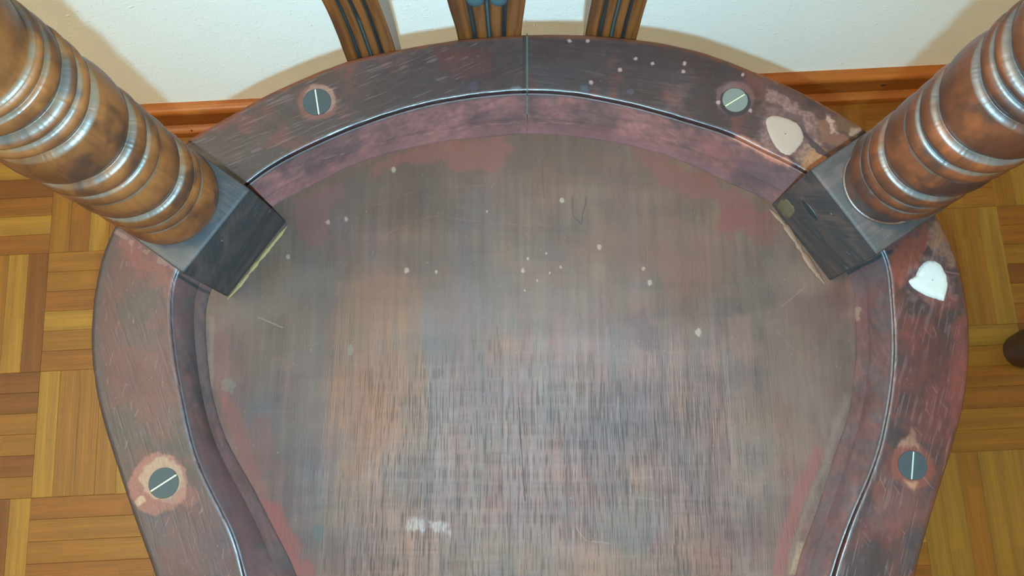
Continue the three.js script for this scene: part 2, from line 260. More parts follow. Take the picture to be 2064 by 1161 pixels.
// ------------------------------------------------------------ painting the seat
const RIM = new Paint(-256, -196, 512, 440, 2048);
const PAN = new Paint(-205, -140, 410, 350, 2048);
{ // the panel: plywood with a worn dark stain, grain running front to back
  const warm = [142, 106, 70], grey = [106, 98, 90], mauve = [112, 93, 87], dark = [78, 70, 68], pale = [150, 138, 130];
  PAN.each((x, z, k) => {
    const gx = x + 5 * fbm(x / 70, z / 160, 2), st = vn(gx / 2.2, z / 70, 3), st2 = vn(gx / 9, z / 160, 4), bl = fbm(x / 45, z / 45, 5), bl2 = fbm(x / 16, z / 26, 6), hz = fbm(x / 60, z / 9, 8), mot = fbm(x / 4, z / 9, 35);
    const c = [0, 0, 0];
    // a brown stripe left of the middle, greyer and more worn to the right and the front
    const edge = -59 + 3 * Math.sin(z / 25), stripe = sstep(-122, -108, x + 10 * (bl - 0.5)) * sstep(edge + 2, edge - 2, x + 2.5 * (st - 0.5)) * sstep(-60, -10, z + 25 * (bl - 0.5)) * (0.8 - 0.5 * sstep(20, 75, z));
    const brownTop = sstep(15, -50, z + 40 * (bl - 0.5)) * 0.85, wear = clamp(sstep(-25, 45, z + 30 * (bl2 - 0.5)) * sstep(150, 80, Math.abs(x - 10) + 20 * (bl - 0.5)));
    for (let i = 0; i < 3; i++) {
      let v = lerp(mauve[i], grey[i], sstep(0.35, 0.65, bl2 * 0.6 + st2 * 0.4));
      v = lerp(v, [104, 86, 68][i], brownTop * sstep(0.25, 0.7, st2 * 0.5 + bl * 0.5 + 0.1));
      v = lerp(v, warm[i], stripe * (0.55 + 0.45 * st)); v = lerp(v, [136, 122, 114][i], wear * 0.30 * (0.4 + st));
      c[i] = v * (0.92 + 0.12 * st + 0.32 * (bl - 0.5) + 0.20 * (hz - 0.5) + 0.24 * (bl2 - 0.5) + 0.12 * (mot - 0.5) + 0.16 * wear * (fbm(x / 18, z / 1.6, 36) - 0.5)) * (1 + [0.16, 0, -0.16][i] * (fbm(x / 30, z / 38, 33) - 0.5) * 1.3 + [0.0, 0.10, 0.06][i] * (fbm(x / 17, z / 30, 34) - 0.5));
    }
    let b = 0; 
    const gl = vn(gx / 2.6, z / 26, 12), ln = vn(gx / 0.34 + 0.7 * vn(x / 4, z / 7, 18), z / 8, 11), pore = sstep(0.60, 0.84, ln) * sstep(0.28, 0.60, 0.6 * gl + 0.4 * vn(gx / 1.1, z / 5, 13) + 0.34 * wear - 0.1), pd = pore * (0.10 + 0.30 * wear + 0.12 * stripe);
    const fib = sstep(0.42, 0.14, ln) * sstep(0.25, 0.6, vn(gx / 5, z / 30, 19) + 0.2 * wear) * (0.20 + 0.75 * wear + 0.45 * stripe), spk = sstep(0.93, 0.99, vn(x / 0.8, z / 1.0, 15)) * 0.35;
    for (let i = 0; i < 3; i++) c[i] = lerp(lerp(lerp(c[i], pale[i], fib * 0.40), [52, 46, 45][i], pd), [190, 180, 172][i], spk * 0.5);
    b = -0.22 * pd + 0.07 * fib + 0.10 * (fbm(x / 3, z / 8, 17) - 0.5) * 0.5;
    PAN.c.set(c, k * 3); PAN.b[k] = b; PAN.r[k] = clamp(0.58 + 0.16 * (bl2 - 0.5) + 0.10 * (mot - 0.5) + 0.08 * wear + 0.2 * pd - 0.1 * spk);
  });
  const red = [134, 86, 76], rosy = [128, 84, 80], gy = [104, 100, 96];
  // grey dust and red primer along the edges
  PAN.poly([[-148.3,-81.3],[-107.9,-103.0],[-48.7,-121.7],[-0.8,-126.4],[55.9,-119.9],[105.7,-102.5],[140.0,-83.9],[127.7,-74.8],[93.2,-87.0],[40.6,-99.5],[-18.6,-102.8],[-77.8,-93.6],[-118.6,-78.2],[-135.6,-66.1]], [92, 82, 74], { op: .6, soft: 9, warp: 3, ws: 20, grain: .3 });
  PAN.poly([[-94.5,-104.5],[-78.5,-114.8],[-48.7,-122.4],[-17.3,-125.5],[-9.7,-118.4],[-14.2,-107.4],[-23.1,-102.8],[-39.4,-104.4],[-51.5,-112.2],[-66.3,-107.6],[-81.3,-109.2],[-91.3,-98.2]], red, { op: .8, soft: 3, warp: 2.5, ws: 9, grain: .25 });
  PAN.poly([[61.9,-118.3],[82.5,-112.5],[105.7,-102.5],[125.8,-91.6],[136.8,-80.8],[140.4,-68.7],[127.0,-62.7],[112.9,-70.2],[112.3,-87.0],[99.1,-87.0],[79.0,-99.4],[66.1,-110.4]], [124, 78, 72], { op: .75, soft: 4, warp: 4, ws: 9, grain: .3 });
  PAN.poly([[110.8,-87.0],[139.8,-80.8],[144.9,-70.2],[132.4,-56.7],[118.5,-65.7]], [112, 68, 64], { op: .45, soft: 6, warp: 6, ws: 9, grain: .3 });
  PAN.poly([[-139.4,-81.3],[-119.5,-96.7],[-110.5,-95.2],[-114.3,-81.3],[-117.9,-63.0],[-126.3,-57.0],[-135.6,-66.1]], [126, 84, 84], { op: .7, soft: 5, warp: 2.5, ws: 10, grain: .3 });
  PAN.poly([[-183.1,-15.7],[-173.0,-15.7],[-168.8,10.1],[-169.2,35.4],[-175.3,29.8],[-179.8,7.3]], [130, 86, 86], { op: .6, soft: 3, warp: 1.5, grain: .3 });
  PAN.poly([[-175.3,29.8],[-167.0,27.0],[-150.3,65.4],[-137.5,94.6],[-122.1,125.8],[-135.5,125.8],[-154.6,84.1]], [132, 80, 74], { op: .7, soft: 4, warp: 1.5, grain: .25 });
  PAN.poly([[-146.2,86.7],[-137.9,86.7],[-114.0,125.8],[-130.1,125.8]], [142, 76, 68], { op: .8, soft: 3, warp: 1, grain: .2 });
  PAN.poly([[-156.2,40.9],[-145.0,40.9],[-140.6,65.4],[-150.0,70.8]], [122, 78, 74], { op: .5, soft: 5, warp: 2, grain: .2 });
  PAN.poly([[158.5,56.9],[165.2,58.2],[147.5,94.0],[137.3,125.1],[130.7,125.1],[142.5,88.8]], [138, 90, 84], { op: .75, soft: 2, warp: .8, grain: .2 });
  PAN.poly([[177.4,26.8],[180.5,29.6],[169.4,56.9],[151.6,94.0],[142.6,125.1],[138.7,125.1],[144.1,104.4],[160.2,70.3]], [128, 122, 108], { op: .85, soft: 2, warp: 1, grain: .4 });
  PAN.poly([[146.6,106.9],[149.8,106.9],[144.2,125.0],[140.5,125.1]], [176, 172, 138], { op: .8, soft: 1.5, warp: .8, grain: .5 });
  PAN.line([[-160.3,73.5],[-150.1,89.4],[-140.8,106.3]], 2.2, [176, 170, 146], { op: .8, dash: .3 });
  PAN.line([[-140.8,106.3],[-132.8,125.8]], 1.2, [190, 184, 160], { op: .6, dash: .4 });
  // pale dust in the corner by the left post, grey bloom, darker smudges
  PAN.poly([[-182.1,-21.5],[-171.0,-27.3],[-151.5,-39.1],[-128.9,-51.0],[-116.7,-39.1],[-144.3,-15.7],[-166.4,-4.1],[-181.2,-9.9]], [120, 114, 104], { op: .6, soft: 12, warp: 4, ws: 15, grain: .3 });
  PAN.poly([[-184.5,-15.7],[-181.1,-15.7],[-178.0,24.2],[-179.9,24.2]], [140, 132, 120], { op: .6, soft: 2, warp: .8, grain: .4 });
  PAN.poly([[144.4,-62.7],[165.8,-38.9],[180.5,-9.8],[182.3,18.4],[170.8,40.6],[138.3,29.6],[135.6,-15.6]], [116, 108, 96], { op: .55, soft: 14, warp: 6, ws: 20, grain: .2 });
  PAN.poly([[153.5,-27.2],[179.6,-33.0],[183.6,-12.7],[168.5,-1.3],[152.4,-12.7]], [98, 74, 76], { op: .6, soft: 7, warp: 3, ws: 12, grain: .2 });
  PAN.poly([[57.4,-15.6],[67.7,-24.3],[72.9,-9.8],[69.6,3.0],[61.2,1.6]], [92, 76, 78], { op: .55, soft: 4, warp: 2 });
  PAN.poly([[112.9,-15.6],[129.9,-15.6],[131.2,10.1],[117.3,7.2]], [136, 112, 98], { op: .5, soft: 7, warp: 3 });
  PAN.poly([[-107.7,-33.2],[-64.5,-39.0],[-61.4,-4.1],[-65.7,24.2],[-72.9,65.3],[-102.9,73.4],[-113.3,29.8]], [140, 104, 68], { op: .42, soft: 12, warp: 6, ws: 20, grain: .35, sx: 1, sz: 6 });
  PAN.poly([[-141.4,-15.7],[-121.6,-21.5],[-113.9,18.6],[-117.5,57.2],[-133.2,73.4],[-141.5,29.8]], [120, 104, 84], { op: .4, soft: 10, warp: 4, ws: 20, grain: .3, sz: 6 });
  PAN.poly([[25.3,-62.8],[84.0,-74.8],[132.1,-50.7],[102.4,-33.0],[51.1,-44.9]], [118, 88, 74], { op: .45, soft: 14, warp: 6, ws: 20, grain: .3 });
  PAN.poly([[-67.0,-21.5],[-35.6,-39.0],[-18.2,-27.3],[-37.9,1.6],[-60.7,-1.3]], [106, 98, 96], { op: .4, soft: 8, warp: 4, ws: 14 });
  PAN.poly([[-49.9,110.0],[9.5,107.3],[68.6,112.3],[68.1,125.3],[-44.2,125.6]], [132, 118, 92], { op: .45, soft: 8, warp: 4, ws: 20, grain: .4 });
  PAN.poly([[25.9,89.0],[64.1,83.7],[74.4,99.3],[57.8,112.3],[33.7,107.2]], [94, 106, 104], { op: .4, soft: 8, warp: 4, ws: 12, grain: .4 });
  PAN.poly([[121.6,29.6],[154.4,37.8],[153.0,56.9],[120.3,51.5]], [124, 110, 84], { op: .4, soft: 10, warp: 5, ws: 14, grain: .4 });
  PAN.poly([[88.9,107.1],[103.8,104.5],[100.3,119.8],[89.5,122.4]], [128, 102, 84], { op: .4, soft: 6, warp: 3 });
  PAN.dot(-114.6,102.9, 3.6, [84, 98, 92], { op: .8, rz: 4.6 }); PAN.dot(-170.1,22.8, 4, [116, 128, 116], { op: .8, warp: 2, grain: .5 }); PAN.dot(-122.1,115.3, 3, [92, 92, 88], { op: .5 });
  PAN.dot(-101.5,3.0, 1.8, [132, 136, 124], { op: .7, rz: 3 });
  // flash glare near the front, painted in as pale, smoother patches
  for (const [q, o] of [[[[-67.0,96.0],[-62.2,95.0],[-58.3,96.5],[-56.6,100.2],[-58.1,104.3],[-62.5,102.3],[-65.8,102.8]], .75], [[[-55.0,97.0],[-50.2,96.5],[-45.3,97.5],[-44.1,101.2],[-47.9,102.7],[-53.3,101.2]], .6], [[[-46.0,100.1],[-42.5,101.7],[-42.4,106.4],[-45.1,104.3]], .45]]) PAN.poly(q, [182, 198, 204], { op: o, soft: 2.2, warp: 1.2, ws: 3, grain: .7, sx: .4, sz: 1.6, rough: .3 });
  // long cracks, scratches, the knife mark
  PAN.line([[-5.1,35.2],[-3.4,65.2],[-1.8,86.4]], .5, [56, 50, 50], { op: .8, bump: -.2 }); PAN.line([[8.7,-112.1],[9.7,-87.2]], .8, [70, 58, 54], { op: .45 }); PAN.line([[-66.6,63.9],[-65.5,94.4]], .4, [60, 54, 54], { op: .6 });
  PAN.line([[26.3,-88.7],[27.0,-76.4],[31.6,-71.3],[33.8,-81.0],[35.1,-88.7]], .8, [66, 56, 54], { op: .6, warp: .6 });
  PAN.line([[-122.5,-39.1],[-88.6,-63.0],[-56.7,-76.6],[-18.5,-71.4],[25.4,-70.4],[51.6,-65.8]], .5, [150, 122, 96], { op: .35, dash: .45 });
  PAN.line([[-155.8,-15.7],[-141.0,-9.9]], .6, [170, 164, 150], { op: .6 }); PAN.line([[145.9,-21.4],[159.6,-33.0]], .6, [156, 138, 128], { op: .5 });
  PAN.line([[140.9,-9.8],[156.4,10.0],[160.5,29.6]], .6, [140, 130, 116], { op: .35, dash: .4 }); PAN.line([[-77.0,-69.0],[-116.7,-39.1],[-135.3,-9.9]], .5, [140, 114, 92], { op: .3, dash: .4 });
  PAN.line([[-95.1,-81.2],[-63.0,-93.5],[-18.6,-95.9]], .5, [140, 124, 104], { op: .3, dash: .4 }); PAN.line([[25.2,98.9],[31.0,107.2],[44.5,108.7]], .5, [160, 156, 148], { op: .5, dash: .3 }); PAN.line([[56.0,83.7],[73.6,86.3],[73.6,99.3]], .6, [110, 140, 134], { op: .5, dash: .4 });
  // splashes of light paint, then glints painted as fine specks
  const D = [[794,342,1.7],[820,545,1.7],[697,441,1.5],[661,448,1.5],[581,517,1.4],[1133,404,1.6],[1208,498,1.6],[1407,669,2.4],[1064,521,1],[1054,545,1.3],[1101,510,.8],[1130,538,1],[1108,550,.8],[879,548,1],[982,426,.8],[1297,541,1.3],[1310,570,1.6],[1083,565,.7],[1058,585,.7]];
  const DM = [-80.0,-105.4, -70.5,-43.5, -107.5,-74.8, -118.0,-72.7, -140.4,-51.9, 20.6,-86.0, 42.1,-57.4, 97.5,-7.3, 0.2,-50.6, -2.7,-43.4, 11.0,-53.8, 19.3,-45.5, 12.9,-41.9, -53.3,-42.6, -23.8,-79.3, 67.5,-44.5, 70.9,-36.0, 5.7,-37.5, -1.6,-31.6];
  D.forEach((d, i) => PAN.dot(DM[i * 2], DM[i * 2 + 1], d[2] * .78, [172, 172, 156], { op: .85, rz: d[2] * 1.05, bump: .1 }));
  for (let i = 0; i < 420; i++) { const x = lerp(-185, 185, rnd()), z = lerp(-120, 130, rnd()); PAN.dot(x, z, .12 + .2 * rnd() * rnd(), [180, 172, 160], { op: .6, rz: .2 + .35 * rnd() }); }
}
{ // the rim and its ledge: dark stain worn through to red primer, pores and scratches
  const base = [74, 60, 60], red = [106, 63, 56], greyd = [68, 62, 64], dk = [52, 44, 46];
  RIM.each((x, z, k) => {
    const a = Math.atan2(x - PC[0], -(z - PC[1])), rr = Math.hypot(x - PC[0], z - PC[1]), inn = INN(a), out = OUT(a), ledge = rr < inn;
    // each segment of the rim has its own grain direction
    const seg = a < -1.15 ? -1.18 : a < 0 ? 0.42 : a < 1.0 ? -0.15 : 1.25, ca = Math.cos(seg), sa = Math.sin(seg), u = x * ca - z * sa, v = x * sa + z * ca;
    const bl = fbm(x / 22, z / 22, 20), bl2 = fbm(x / 8, z / 8, 21), st = vn(v / 1.6, u / 22, 22), c = [0, 0, 0];
    const mr = sstep(0.50, 0.66, bl * 0.75 + bl2 * 0.25 + (a < -1.1 ? 0.17 : a > 1 ? 0.06 : -0.02)), mg = sstep(0.55, 0.72, fbm(x / 15 + 40, z / 15, 23));
    for (let i = 0; i < 3; i++) {
      let q = lerp(base[i], red[i], mr); q = lerp(q, greyd[i], mg * 0.5);
      if (ledge) q = lerp(lerp([140, 94, 86][i], [108, 80, 75][i], sstep(0.35, 0.7, bl)), lerp([116, 80, 68][i], [92, 80, 74][i], sstep(.4, .7, bl2)), sstep(1.0, 1.35, Math.abs(a)) * 0.75);
      c[i] = q * (0.86 + 0.16 * st + 0.16 * (bl2 - 0.5)) * (a < -1.1 ? .9 : 1) * (ledge ? 1 + .22 * (vn(rr * .9, a * 60, 37) - .5) + .25 * (fbm(x / 5, z / 5, 38) - .5) : 1);
    }
    const hs = a < -0.15 && a > -1.15 && !ledge ? 1 : Math.abs(a) > 1.15 && !ledge ? 0.8 : 0.3;     // pale filled pores
    const pore = sstep(0.62, 0.86, vn(v / 0.8, u / 9, 25)) * sstep(0.30, 0.55, fbm(x / 12, z / 12, 26)) * hs;
    const spk = sstep(0.90, 0.99, vn(x / 0.9, z / 0.9, 27)) * 0.5;
    for (let i = 0; i < 3; i++) c[i] = lerp(lerp(c[i], [140, 126, 124][i], pore * 0.50), [170, 152, 146][i], spk * 0.5);
    // orange bare edge at the back, shade painted as a dark line inside the rim edge
    const eo = sstep(4.5, 1.0, out - rr + 3 * (bl2 - 0.5)) * (Math.abs(a) < 1.1 ? 0.8 : a > 0 ? 0.45 : 0.0), ed = sstep(2.2, 0.3, inn - rr) * (ledge ? 0.6 : 0);
    for (let i = 0; i < 3; i++) c[i] = lerp(lerp(c[i], [150, 92, 44][i], eo), dk[i], ed);
    if (a < -1.1 && !ledge) { const e2 = sstep(9, 2, out - rr + 4 * (bl2 - 0.5)); for (let i = 0; i < 3; i++) c[i] = lerp(c[i], [64, 60, 62][i], e2 * 0.75); }
    RIM.c.set(c, k * 3); RIM.b[k] = -0.06 * pore + 0.10 * (fbm(x / 5, z / 5, 28) - 0.5) + 0.03 * (st - 0.5); RIM.r[k] = clamp(lerp(0.50 + 0.16 * (bl - 0.5) + 0.14 * pore + (ledge ? 0.34 : 0), 0.20 + 0.3 * fbm(x / 3, z / 3, 29), sstep(1.6, 0.6, Math.abs(rr - inn - 0.4))));
  });
  // red worn places
  RIM.poly([[-54.8,-179.8],[-18.7,-178.0],[-24.6,-161.8],[-36.5,-157.1],[-48.5,-165.2]], [112, 56, 50], { op: .6, soft: 5, warp: 3, grain: .3 });
  RIM.poly([[-235.9,-60.5],[-208.9,-48.7],[-200.7,-37.0],[-203.9,-25.5],[-219.2,-37.0],[-231.8,-48.7]], [140, 76, 66], { op: .75, soft: 4, warp: 2.5, grain: .3 });
  RIM.poly([[-231.8,-63.4],[-224.3,-60.5],[-219.8,-42.8],[-228.9,-48.7]], [132, 66, 58], { op: .7, soft: 3, warp: 2, grain: .3 });
  RIM.poly([[-236.9,-2.8],[-205.5,-11.3],[-199.9,19.4],[-229.3,30.4]], [126, 74, 68], { op: .4, soft: 8, warp: 5, grain: .3 });
  RIM.poly([[-224.9,-37.0],[-207.6,-34.1],[-205.7,-14.1],[-225.2,-11.3]], [86, 66, 66], { op: .5, soft: 7, warp: 4, grain: .2 });
  RIM.poly([[-215.5,30.4],[-193.9,24.9],[-188.8,51.9],[-205.2,52.0]], [116, 60, 54], { op: .5, soft: 6, warp: 4, grain: .2 });
  RIM.poly([[206.3,-48.2],[229.8,-71.6],[230.1,-61.3],[221.0,-41.0],[205.7,-28.1]], [152, 78, 52], { op: .85, soft: 3, warp: 2, grain: .2 });
  RIM.poly([[207.1,-14.0],[232.0,-13.9],[236.5,19.2],[225.4,46.2],[204.5,40.8]], [118, 58, 50], { op: .5, soft: 7, warp: 5, grain: .3 });
  RIM.poly([[204.9,-19.6],[218.2,-13.9],[214.0,0.0],[204.7,-2.8]], [142, 76, 62], { op: .5, soft: 4, warp: 3, grain: .3 });
  RIM.poly([[238.9,-13.9],[247.2,-13.9],[237.1,38.1],[228.3,56.7],[231.2,30.1]], [150, 78, 66], { op: .7, soft: 3, warp: 2, grain: .3 });
  RIM.poly([[188.8,64.6],[194.4,62.0],[191.7,90.4],[184.4,98.1]], [150, 100, 74], { op: .5, soft: 5, warp: 3, grain: .5, sz: 3 });
  RIM.poly([[181.6,85.3],[214.6,72.4],[215.1,92.9],[182.6,103.1]], [128, 108, 102], { op: .55, soft: 6, warp: 3, grain: .4, sz: 3 });
  RIM.poly([[191.2,95.5],[201.7,95.5],[201.5,123.2],[188.5,123.3]], [146, 92, 74], { op: .4, soft: 6, warp: 3, grain: .4, sz: 3 });
  RIM.poly([[201.4,98.0],[211.7,95.5],[204.1,123.2],[195.0,123.3]], [78, 80, 84], { op: .7, soft: 5, warp: 3, grain: .2 });
  RIM.poly([[-206.6,93.8],[-171.8,93.7],[-156.2,124.3],[-193.1,124.4]], [104, 78, 80], { op: .5, soft: 8, warp: 4, grain: .2 });
  RIM.poly([[-211.4,86.1],[-196.1,91.2],[-188.9,111.6],[-200.0,106.6]], [70, 72, 80], { op: .7, soft: 6, warp: 3 });
  RIM.poly([[-0.8,-168.2],[35.1,-168.1],[40.6,-148.8],[8.1,-150.5]], [66, 72, 78], { op: .55, soft: 5, warp: 4, grain: .3 });
  RIM.dot(34.2,-152.7, 2.6, [78, 110, 128], { op: .7 }); RIM.dot(61.4,-150.3, 2, [96, 110, 124], { op: .6 }); RIM.dot(-32.0,-153.8, 3, [84, 84, 112], { op: .6 }); RIM.dot(-6.7,-152.8, 3, [120, 136, 138], { op: .8, rz: 1.8 });
  RIM.poly([[80.6,-151.9],[95.5,-153.4],[93.4,-139.1],[83.2,-140.7]], [128, 116, 112], { op: .6, soft: 4, warp: 3, grain: .5 });
  // primer showing on the ledge, and the right-hand ledge
  RIM.poly([[-152.9,-88.8],[-107.1,-113.4],[-63.1,-127.4],[-18.6,-135.2],[-3.8,-128.2],[-48.2,-122.0],[-89.3,-111.8],[-124.0,-96.4],[-146.7,-82.7]], [140, 94, 90], { op: .5, soft: 4, warp: 2, grain: .2 });
  RIM.poly([[-0.8,-133.5],[40.7,-131.8],[84.6,-119.1],[122.0,-103.5],[118.7,-96.8],[78.6,-113.5],[34.7,-123.3],[-0.8,-125.6]], [124, 86, 88], { op: .6, soft: 4, warp: 2, grain: .2 });
  RIM.poly([[93.8,-126.9],[117.0,-119.0],[136.8,-106.6],[133.6,-102.0],[107.9,-112.8]], [146, 84, 78], { op: .6, soft: 4, warp: 3, grain: .4 });
  RIM.poly([[125.4,-112.8],[168.1,-97.3],[155.8,-86.6],[121.8,-100.5]], [84, 66, 70], { op: .7, soft: 5, warp: 2, grain: .2 });
  RIM.poly([[189.5,-43.5],[198.3,-46.4],[199.3,-26.1],[190.2,-3.4],[185.6,-14.7]], [116, 64, 56], { op: .7, soft: 3, warp: 2, grain: .3 });
  RIM.poly([[187.6,-37.7],[204.2,-49.3],[206.0,-37.6],[197.0,-31.9],[189.4,-26.1]], [92, 104, 104], { op: .5, soft: 4, warp: 2, grain: .4 });
  RIM.dot(188.7,-18.1, 2.6, [150, 138, 112], { op: .8, rz: 4, warp: 1.5 });
  RIM.poly([[-202.8,-38.0],[-189.5,-33.6],[-183.7,2.3],[-189.8,30.1],[-197.8,2.3]], [86, 78, 76], { op: .6, soft: 5, warp: 3, grain: .3 });
  RIM.poly([[-201.3,-38.0],[-195.2,-33.6],[-196.0,-9.1],[-200.7,-14.8]], [98, 60, 54], { op: .6, soft: 3, warp: 2, grain: .3 });
  RIM.poly([[-184.3,46.5],[-161.6,73.2],[-139.2,124.9],[-149.8,125.0],[-174.8,78.5]], [104, 70, 68], { op: .6, soft: 6, warp: 3, grain: .2 });
  RIM.poly([[171.8,67.4],[182.8,64.8],[166.7,96.0],[153.9,124.1],[148.6,124.1]], [96, 76, 78], { op: .6, soft: 6, warp: 3, grain: .2 });
  RIM.line([[-124.7,-110.3],[-77.9,-124.3],[-33.5,-132.1],[-0.8,-135.1],[40.8,-133.1]], .5, [170, 148, 140], { op: .5, dash: .5 });
  // filler around the screws
  const ring = (x, z, r, col, o) => RIM.dot(x, z, r, col, { soft: 1.4, warp: .9, ws: 5, grain: .25, ...o });
  ring(-125.3,-144.3, 12.4, [152, 96, 82], { op: .75 }); ring(-123.9,-146.2, 10, [196, 190, 164], { op: .6, warp: 1 });
  ring(123.5,-145.7, 11.5, [134, 116, 112], { op: .7 }); ring(123.6,-143.5, 9.4, [40, 36, 38], { op: .9, soft: .8, warp: .2 }); ring(122.8,-150.1, 6, [140, 122, 118], { op: .6 });
  ring(-200.6,77.0, 16.5, [172, 116, 96], { op: .9 }); ring(-198.8,73.6, 11.5, [188, 180, 142], { op: .9, warp: 1.4 }); ring(-192.3,79.6, 8, [172, 164, 132], { op: .6 }); ring(-210.0,86.1, 2.6, [206, 200, 160], { op: .9, warp: 1 }); ring(-183.4,83.5, 6, [170, 106, 88], { op: .5 });
  ring(206.6,67.2, 12.5, [150, 92, 70], { op: .7 }); RIM.poly([[200.6,58.1],[207.8,47.5],[210.8,58.1]], [190, 172, 138], { op: .8, soft: 2, warp: 1.4, grain: .4, sz: 3 }); RIM.poly([[201.6,75.0],[209.0,75.0],[207.3,78.9],[203.5,77.6]], [200, 180, 128], { op: .8, soft: 2, warp: 1 });
  // stripped patch by the right-hand post
  RIM.poly([[137.3,-161.2],[147.3,-156.4],[169.9,-142.0],[199.3,-127.2],[187.7,-110.9],[166.5,-98.1],[153.0,-111.0],[137.5,-117.2],[137.2,-135.9]], [112, 84, 74], { op: .75, soft: 5, warp: 3, grain: .3 });
  RIM.poly([[140.4,-140.6],[152.4,-143.7],[169.1,-132.6],[173.8,-117.1],[166.7,-100.2],[155.5,-104.8],[137.5,-117.2]], [176, 152, 140], { op: .65, soft: 5, warp: 4, ws: 6, grain: .6 });
  RIM.poly([[142.7,-153.2],[149.9,-150.0],[169.3,-134.2],[174.4,-125.7],[168.6,-125.8],[154.9,-137.4],[143.7,-145.3]], [196, 174, 160], { op: .8, soft: 2.5, warp: 2.4, ws: 5, grain: .55 });
  RIM.poly([[163.4,-114.0],[173.8,-117.1],[181.6,-106.3],[169.3,-97.2],[161.1,-103.3]], [178, 122, 62], { op: .9, soft: 3, warp: 2.5, grain: .3 });
  RIM.poly([[155.7,-107.9],[168.2,-120.2],[173.5,-114.0],[175.7,-104.8],[168.1,-100.2],[162.6,-103.3]], [214, 196, 158], { op: .6, soft: 3, warp: 2.5, ws: 5, grain: .6 });
  RIM.poly([[171.9,-131.1],[180.8,-132.6],[184.4,-123.2],[191.1,-117.0],[182.2,-114.0],[172.7,-121.7]], [150, 116, 88], { op: .9, soft: 2, warp: 1.5, grain: .2 });
  RIM.poly([[187.0,-137.3],[197.9,-127.9],[191.5,-121.7],[183.2,-125.7],[180.8,-132.6]], [136, 110, 66], { op: .8, soft: 3, warp: 2, grain: .4 });
  RIM.poly([[176.6,-135.1],[180.7,-131.0],[181.5,-122.6],[178.3,-123.3],[177.6,-129.5]], [232, 218, 204], { op: .9, soft: 1.4, warp: 1.4, ws: 4, grain: .4 });
  RIM.poly([[189.6,-125.7],[197.3,-128.2],[197.0,-124.4],[192.0,-120.1],[188.1,-122.6]], [214, 206, 176], { op: .9, soft: 1.6, warp: 1.4, ws: 3, grain: .5 });
  RIM.poly([[119.0,-124.0],[127.7,-123.4],[144.4,-112.5],[155.5,-104.8],[152.5,-103.3],[138.7,-112.5]], [226, 160, 118], { op: .85, soft: 2, warp: 1, grain: .2 });
  RIM.poly([[138.6,-134.3],[146.0,-136.5],[143.1,-114.1],[136.2,-120.3]], [160, 156, 158], { op: .6, soft: 3, warp: 3, ws: 4, grain: .7 });
  RIM.line([[157.4,-131.1],[165.2,-118.6],[174.7,-110.9],[180.0,-104.8]], 3.2, [66, 58, 64], { op: .8, warp: 1.6, ws: 5 }); RIM.poly([[146.3,-140.5],[163.3,-132.6],[168.3,-121.7],[157.1,-128.0]], [92, 80, 82], { op: .7, soft: 3, warp: 3, ws: 5, grain: .5 });
  RIM.line([[136.0,-163.5],[164.6,-149.7],[186.8,-134.8]], 3, [160, 122, 70], { op: .6, dash: .4, warp: 1 });
  // around the white filler
  RIM.poly([[228.8,-62.8],[235.8,-74.6],[241.5,-62.8],[245.2,-45.3],[235.4,-45.3],[230.4,-51.1]], [186, 156, 122], { op: .8, soft: 3, warp: 3, ws: 5, grain: .5 });
  RIM.poly([[232.6,-71.6],[237.6,-65.7],[238.1,-56.9],[232.5,-56.9]], [172, 124, 78], { op: .6, soft: 3, warp: 2.5, grain: .3 });
  RIM.poly([[212.0,-41.0],[218.7,-46.7],[230.1,-48.2],[240.0,-36.6],[237.2,-23.8],[227.2,-21.0],[214.1,-28.1]], [190, 172, 168], { op: .6, soft: 5, warp: 4, ws: 5, grain: .6, sz: 2 });
  RIM.line([[233.5,-41.0],[244.5,-38.9]], .7, [190, 160, 140], { op: .6 });
  for (const [x, z] of [[230.4,-40.1], [244.0,-17.3]]) RIM.dot(x, z, 2.2, [96, 92, 92], { op: .3 });
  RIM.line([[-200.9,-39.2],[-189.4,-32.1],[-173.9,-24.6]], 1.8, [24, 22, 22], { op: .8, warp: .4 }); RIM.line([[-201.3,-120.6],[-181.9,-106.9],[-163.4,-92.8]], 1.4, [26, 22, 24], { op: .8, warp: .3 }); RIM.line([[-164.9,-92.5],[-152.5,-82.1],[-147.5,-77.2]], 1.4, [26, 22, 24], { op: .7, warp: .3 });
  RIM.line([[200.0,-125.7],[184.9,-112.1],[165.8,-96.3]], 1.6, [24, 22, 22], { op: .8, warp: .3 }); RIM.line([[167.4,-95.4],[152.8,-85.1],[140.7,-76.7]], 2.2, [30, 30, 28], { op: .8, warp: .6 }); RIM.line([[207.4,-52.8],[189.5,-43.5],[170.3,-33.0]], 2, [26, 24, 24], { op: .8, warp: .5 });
  RIM.line([[-240.7,-65.8],[-217.7,-51.6],[-201.2,-42.2]], 2.6, [150, 132, 118], { op: .7, warp: 1.4, ws: 4, dash: .4 }); RIM.line([[233.1,-76.1],[220.6,-65.1],[205.3,-52.9]], 1.6, [120, 84, 70], { op: .6, dash: .4 });
  // long scratches on the sides
  for (let i = 0; i < 260; i++) {
    const s = rnd() < .55 ? -1 : 1, a = s * lerp(1.2, 2.5, rnd()), r0 = lerp(INN(a) + 3, OUT(a) - 2, rnd()), x = PC[0] + r0 * Math.sin(a), z = PC[1] - r0 * Math.cos(a), l = lerp(2, 11, rnd() * rnd()), t = (s < 0 ? lerp(-.1, .45, rnd()) : lerp(-.75, -.25, rnd()));
    RIM.line([[x, z], [x + Math.sin(t) * -l * (s < 0 ? 1 : 1), z + Math.cos(t) * l]], .28 + .3 * rnd(), [176, 160, 156], { op: .25 + .4 * rnd(), warp: .5, dash: .35 });
  }
